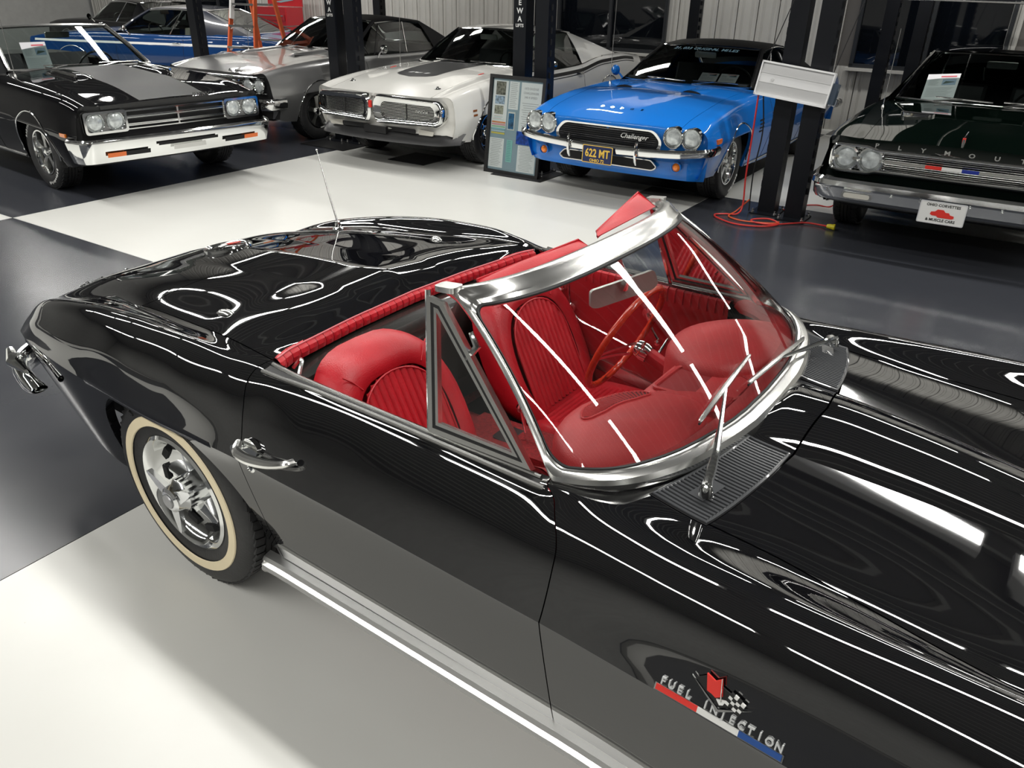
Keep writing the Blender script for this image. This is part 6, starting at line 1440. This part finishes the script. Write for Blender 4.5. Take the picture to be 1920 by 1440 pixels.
sheet_on('note_slip', -.085, -.01, .13, .355, mat('teal_paper', (.30, .62, .60), .5), lines=12, lc=mat('teal_print', (.15, .38, .38), .5))
ts = sheet_on('title_sheet', .045, .30, .455, .93, SH, lines=0)
m_ = MB(); 
for k, t_ in enumerate(('1973 DODGE', 'CHALLENGER', '340 4 SPEED')): put_text(m_, t_, .030, bq(.17, .865 - .042 * k, .001), NX, tl, depth=.001, bold=.0004)
for k in range(12): m_.prism([(.07 + .01 * (k % 3), .73 - .022 * k), (.27 - .012 * (k % 4), .73 - .022 * k), (.27 - .012 * (k % 4), .736 - .022 * k), (.07 + .01 * (k % 3), .736 - .022 * k)], bq(0, 0, -.0005), NX, tl, NY * .0008)
m_.build('title_print', mat('grey_print', (.55, .55, .58), .5), ts, smooth=0)
sheet_on('photo', .03, .30, .325, .455, mat('photo_deep_blue', (.01, .07, .42), .3, noise=.6, nscale=30), o=.001)
sheet_on('sheet', .06, .285, .05, .315, SH, lines=16)
MB().prism([(-.31, .035), (.31, .035), (.31, .95), (-.31, .95)], bq(0, 0, .008), NX, tl, NY * .002).build('board_glass', glass('picture_glass', refl=1.25), bd, smooth=0)
# white light panel strapped to the posts, tilted
lp = thing('light_panel', 'white light panel hung tilted on the right pair of lift posts', 'light', (-.02, 5.0, 1.13), 0)
lp.rotation_euler = (math.radians(-8), math.radians(6), math.radians(2))
WE = mat('white_enamel', (.85, .85, .85), .3); WE2 = mat('reflector_white', (.62, .62, .62), .35)
MB().box((0, .03, 0), (.60, .05, .27)).build('panel_body', WE2, lp, smooth=0)
for z in (-.128, .128): MB().box((0, -.005, z), (.60, .03, .014)).build('panel_rim', WE, lp, smooth=0)
for x in (-.296, .296): MB().box((x, -.005, 0), (.010, .03, .27)).build('panel_rim', WE, lp, smooth=0)
MB().prism([(-.29, -.030), (.29, -.030), (.29, .040), (-.29, .040)], (0, -.004, 0), (1, 0, 0), (0, 0, 1), (0, .01, 0)).build('reflector_strip', mat('diffuser_white', (.80, .80, .80), .4), lp, smooth=0)
MB().add([(-.29, .004, -.125), (.29, .004, -.125), (.29, -.008, -.032), (-.29, -.008, -.032), (-.29, -.008, .042), (.29, -.008, .042), (.29, .004, .125), (-.29, .004, .125)], [(0, 1, 2, 3), (4, 5, 6, 7)]).build('reflector_wing', WE2, lp, smooth=0)
MB().lathe([(0, -.007), (.014, -.006), (.014, .0)], c=(-.18, -.002, .0), n=16).build('sensor', WE2, lp)
MB().box((.32, .05, -.02), (.05, .09, .16)).build('side_bracket', mat('blue_grey_bracket', (.03, .05, .08), .4), lp, smooth=0)
MB().tube([(-.28, .03, .13), (-.20, .02, .62), (-.13, .02, 1.10)], .004, 5).tube([(.27, .03, .13), (.32, .02, .6), (.37, .02, 1.1)], .004, 5).build('hanging_wire', DARK, lp)
# cords
REDK = mat('red_cord', (.60, .035, .03), .4, coat=.3)
ORK = mat('orange_cord', (.65, .10, .03), .4)
pts = [(-.30, 5.00, 1.02), (-.295, 4.99, .7), (-.30, 5.0, .35), (-.28, 4.98, .10), (-.30, 4.93, .02), (-.40, 4.88, .012), (-.46, 4.80, .012), (-.38, 4.70, .012), (-.18, 4.62, .012), (.02, 4.70, .012), (.10, 4.86, .012), (.0, 4.90, .03), (-.12, 4.84, .02), (-.10, 4.78, .014), (.05, 4.80, .012), (.18, 4.95, .012), (.28, 5.05, .014), (.40, 5.06, .014), (.46, 5.035, .02)]
ck = MB().tube(crpath([Vector(p) for p in pts], 150), .0075, 7).build('extension_cord', REDK); tag(ck, 'red extension cord looped on the dark floor before the lift posts', 'cord')
plg = MB().lathe([(0, -.035), (.016, -.033), (.021, -.010), (.022, .015), (.026, .018), (.026, .034), (.012, .036), (0, .036)], c=(.495, 5.02, .026), axis='x', n=14).build('cord_plug', mat('yellow_plug', (.80, .68, .03), .35), ck)
o2 = MB().tube(crpath([Vector(p) for p in ((-.24, 5.02, .14), (-.33, 4.97, .03), (-.34, 4.83, .012), (-.18, 4.76, .012), (.05, 4.84, .014), (.09, 4.90, .02))], 50), .0065, 7).build('extension_cord', ORK); tag(o2, 'short orange cord loop at the foot of the left lift post', 'cord')
o3 = MB().tube(crpath([Vector(p) for p in ((-.05, 5.36, .012), (.06, 5.42, .012), (.02, 5.6, .012), (.16, 5.75, .012), (.30, 5.8, .02), (.42, 5.86, .22), (.62, 5.9, .40))], 60), .0065, 7).build('extension_cord', REDK); tag(o3, 'red cord running behind the lift posts towards the dark green car', 'cord')
tag(MB().tube(crpath([Vector(p) for p in ((-.31, 5.16, 1.0), (-.27, 5.17, .7), (-.29, 5.16, .35), (-.27, 5.14, .008))], 30), .006, 6).build('power_cable', DARK), 'dark cable hanging down the left lift post', 'cord')
# orange step ladder
ORG = mat('fiberglass_orange', (.72, .12, .03), .45, noise=.08)
ld = thing('step_ladder', 'orange step ladder with aluminium treads before the deep blue car', 'ladder', (-8.62, 6.35, 0), math.radians(12))
for x0, x1, y0, y1, nm in ((-.30, -.16, -.52, 0, 'front_rail'), (.30, .16, -.52, 0, 'front_rail'), (-.30, -.18, .55, .06, 'rear_rail'), (.30, .18, .55, .06, 'rear_rail')):
    a, b2 = Vector((x0, y0, 0)), Vector((x1, y1, 2.35)); d = (b2 - a).normalized(); X = Vector((1, 0, 0)); Y = d.cross(X).normalized()
    MB().prism([(-.014, -.035), (.014, -.035), (.014, .035), (-.014, .035)], a, X, Y, b2 - a).build(nm, ORG, ld, smooth=0)
for k in range(7):
    z = .30 + .29 * k; f = z / 2.35; y = -.52 + .52 * f; w_ = .30 - .14 * f
    st = MB().box((0, y, z), (2 * w_, .085, .028)).build('tread', ALU, ld, smooth=0)
    MB().prism([(-w_, 0), (-w_ + .06, 0), (-w_, -.06)], (0, y - .03, z), (1, 0, 0), (0, 0, 1), (0, .06, 0)).build('tread_brace', ALU, ld, smooth=0)
for k in range(4):
    z = .45 + .5 * k; f = z / 2.35; y = .55 - .49 * f; w_ = .30 - .12 * f; MB().box((0, y, z), (2 * w_, .02, .03)).build('rear_brace', ALU, ld, smooth=0)
MB().box((0, .03, 2.37), (.40, .26, .06)).build('ladder_top', ORG, ld, smooth=0)
MB().box((-.268 + .07, -.535 + .31, 1.40), (.032, .074, .28), rot=rotm('X', -.22)).build('warning_label', WHITEP, ld, smooth=0)
# red tool chest against the wall
RT = mat('tool_red', (.42, .012, .02), .3, coat=.7)
tc = thing('tool_chest', 'red tool chest with open lid standing at the back wall', 'tool chest', (-11.75, 9.35, 0), GT)
MB().box((0, 0, .50), (1.0, .5, .92), bev=.02).build('lower_cabinet', RT, tc, smooth=0)
MB().box((0, 0, 1.14), (.98, .46, .32), bev=.02).build('upper_chest', RT, tc, smooth=0)
MB().box((0, .22, 1.46), (.98, .03, .30)).build('lid', RT, tc, smooth=0)
MB().prism([(-.30, 1.38), (.0, 1.42), (.16, 1.54), (.30, 1.50), (.26, 1.42), (-.1, 1.37)], (0, .20, 0), (1, 0, 0), (0, 0, 1), (0, -.002, 0)).build('lid_picture', mat('teal_picture', (.20, .38, .42), .4), tc, smooth=0)
for k in range(7):
    z = .16 + .125 * k if k < 6 else 1.12
    dw = MB().box((0, -.252, z), (.92, .012, .10)).build('drawer', RT, tc, smooth=0); MB().box((0, -.262, z + .035), (.88, .012, .018)).build('drawer_handle', CHROMES, dw, smooth=0)
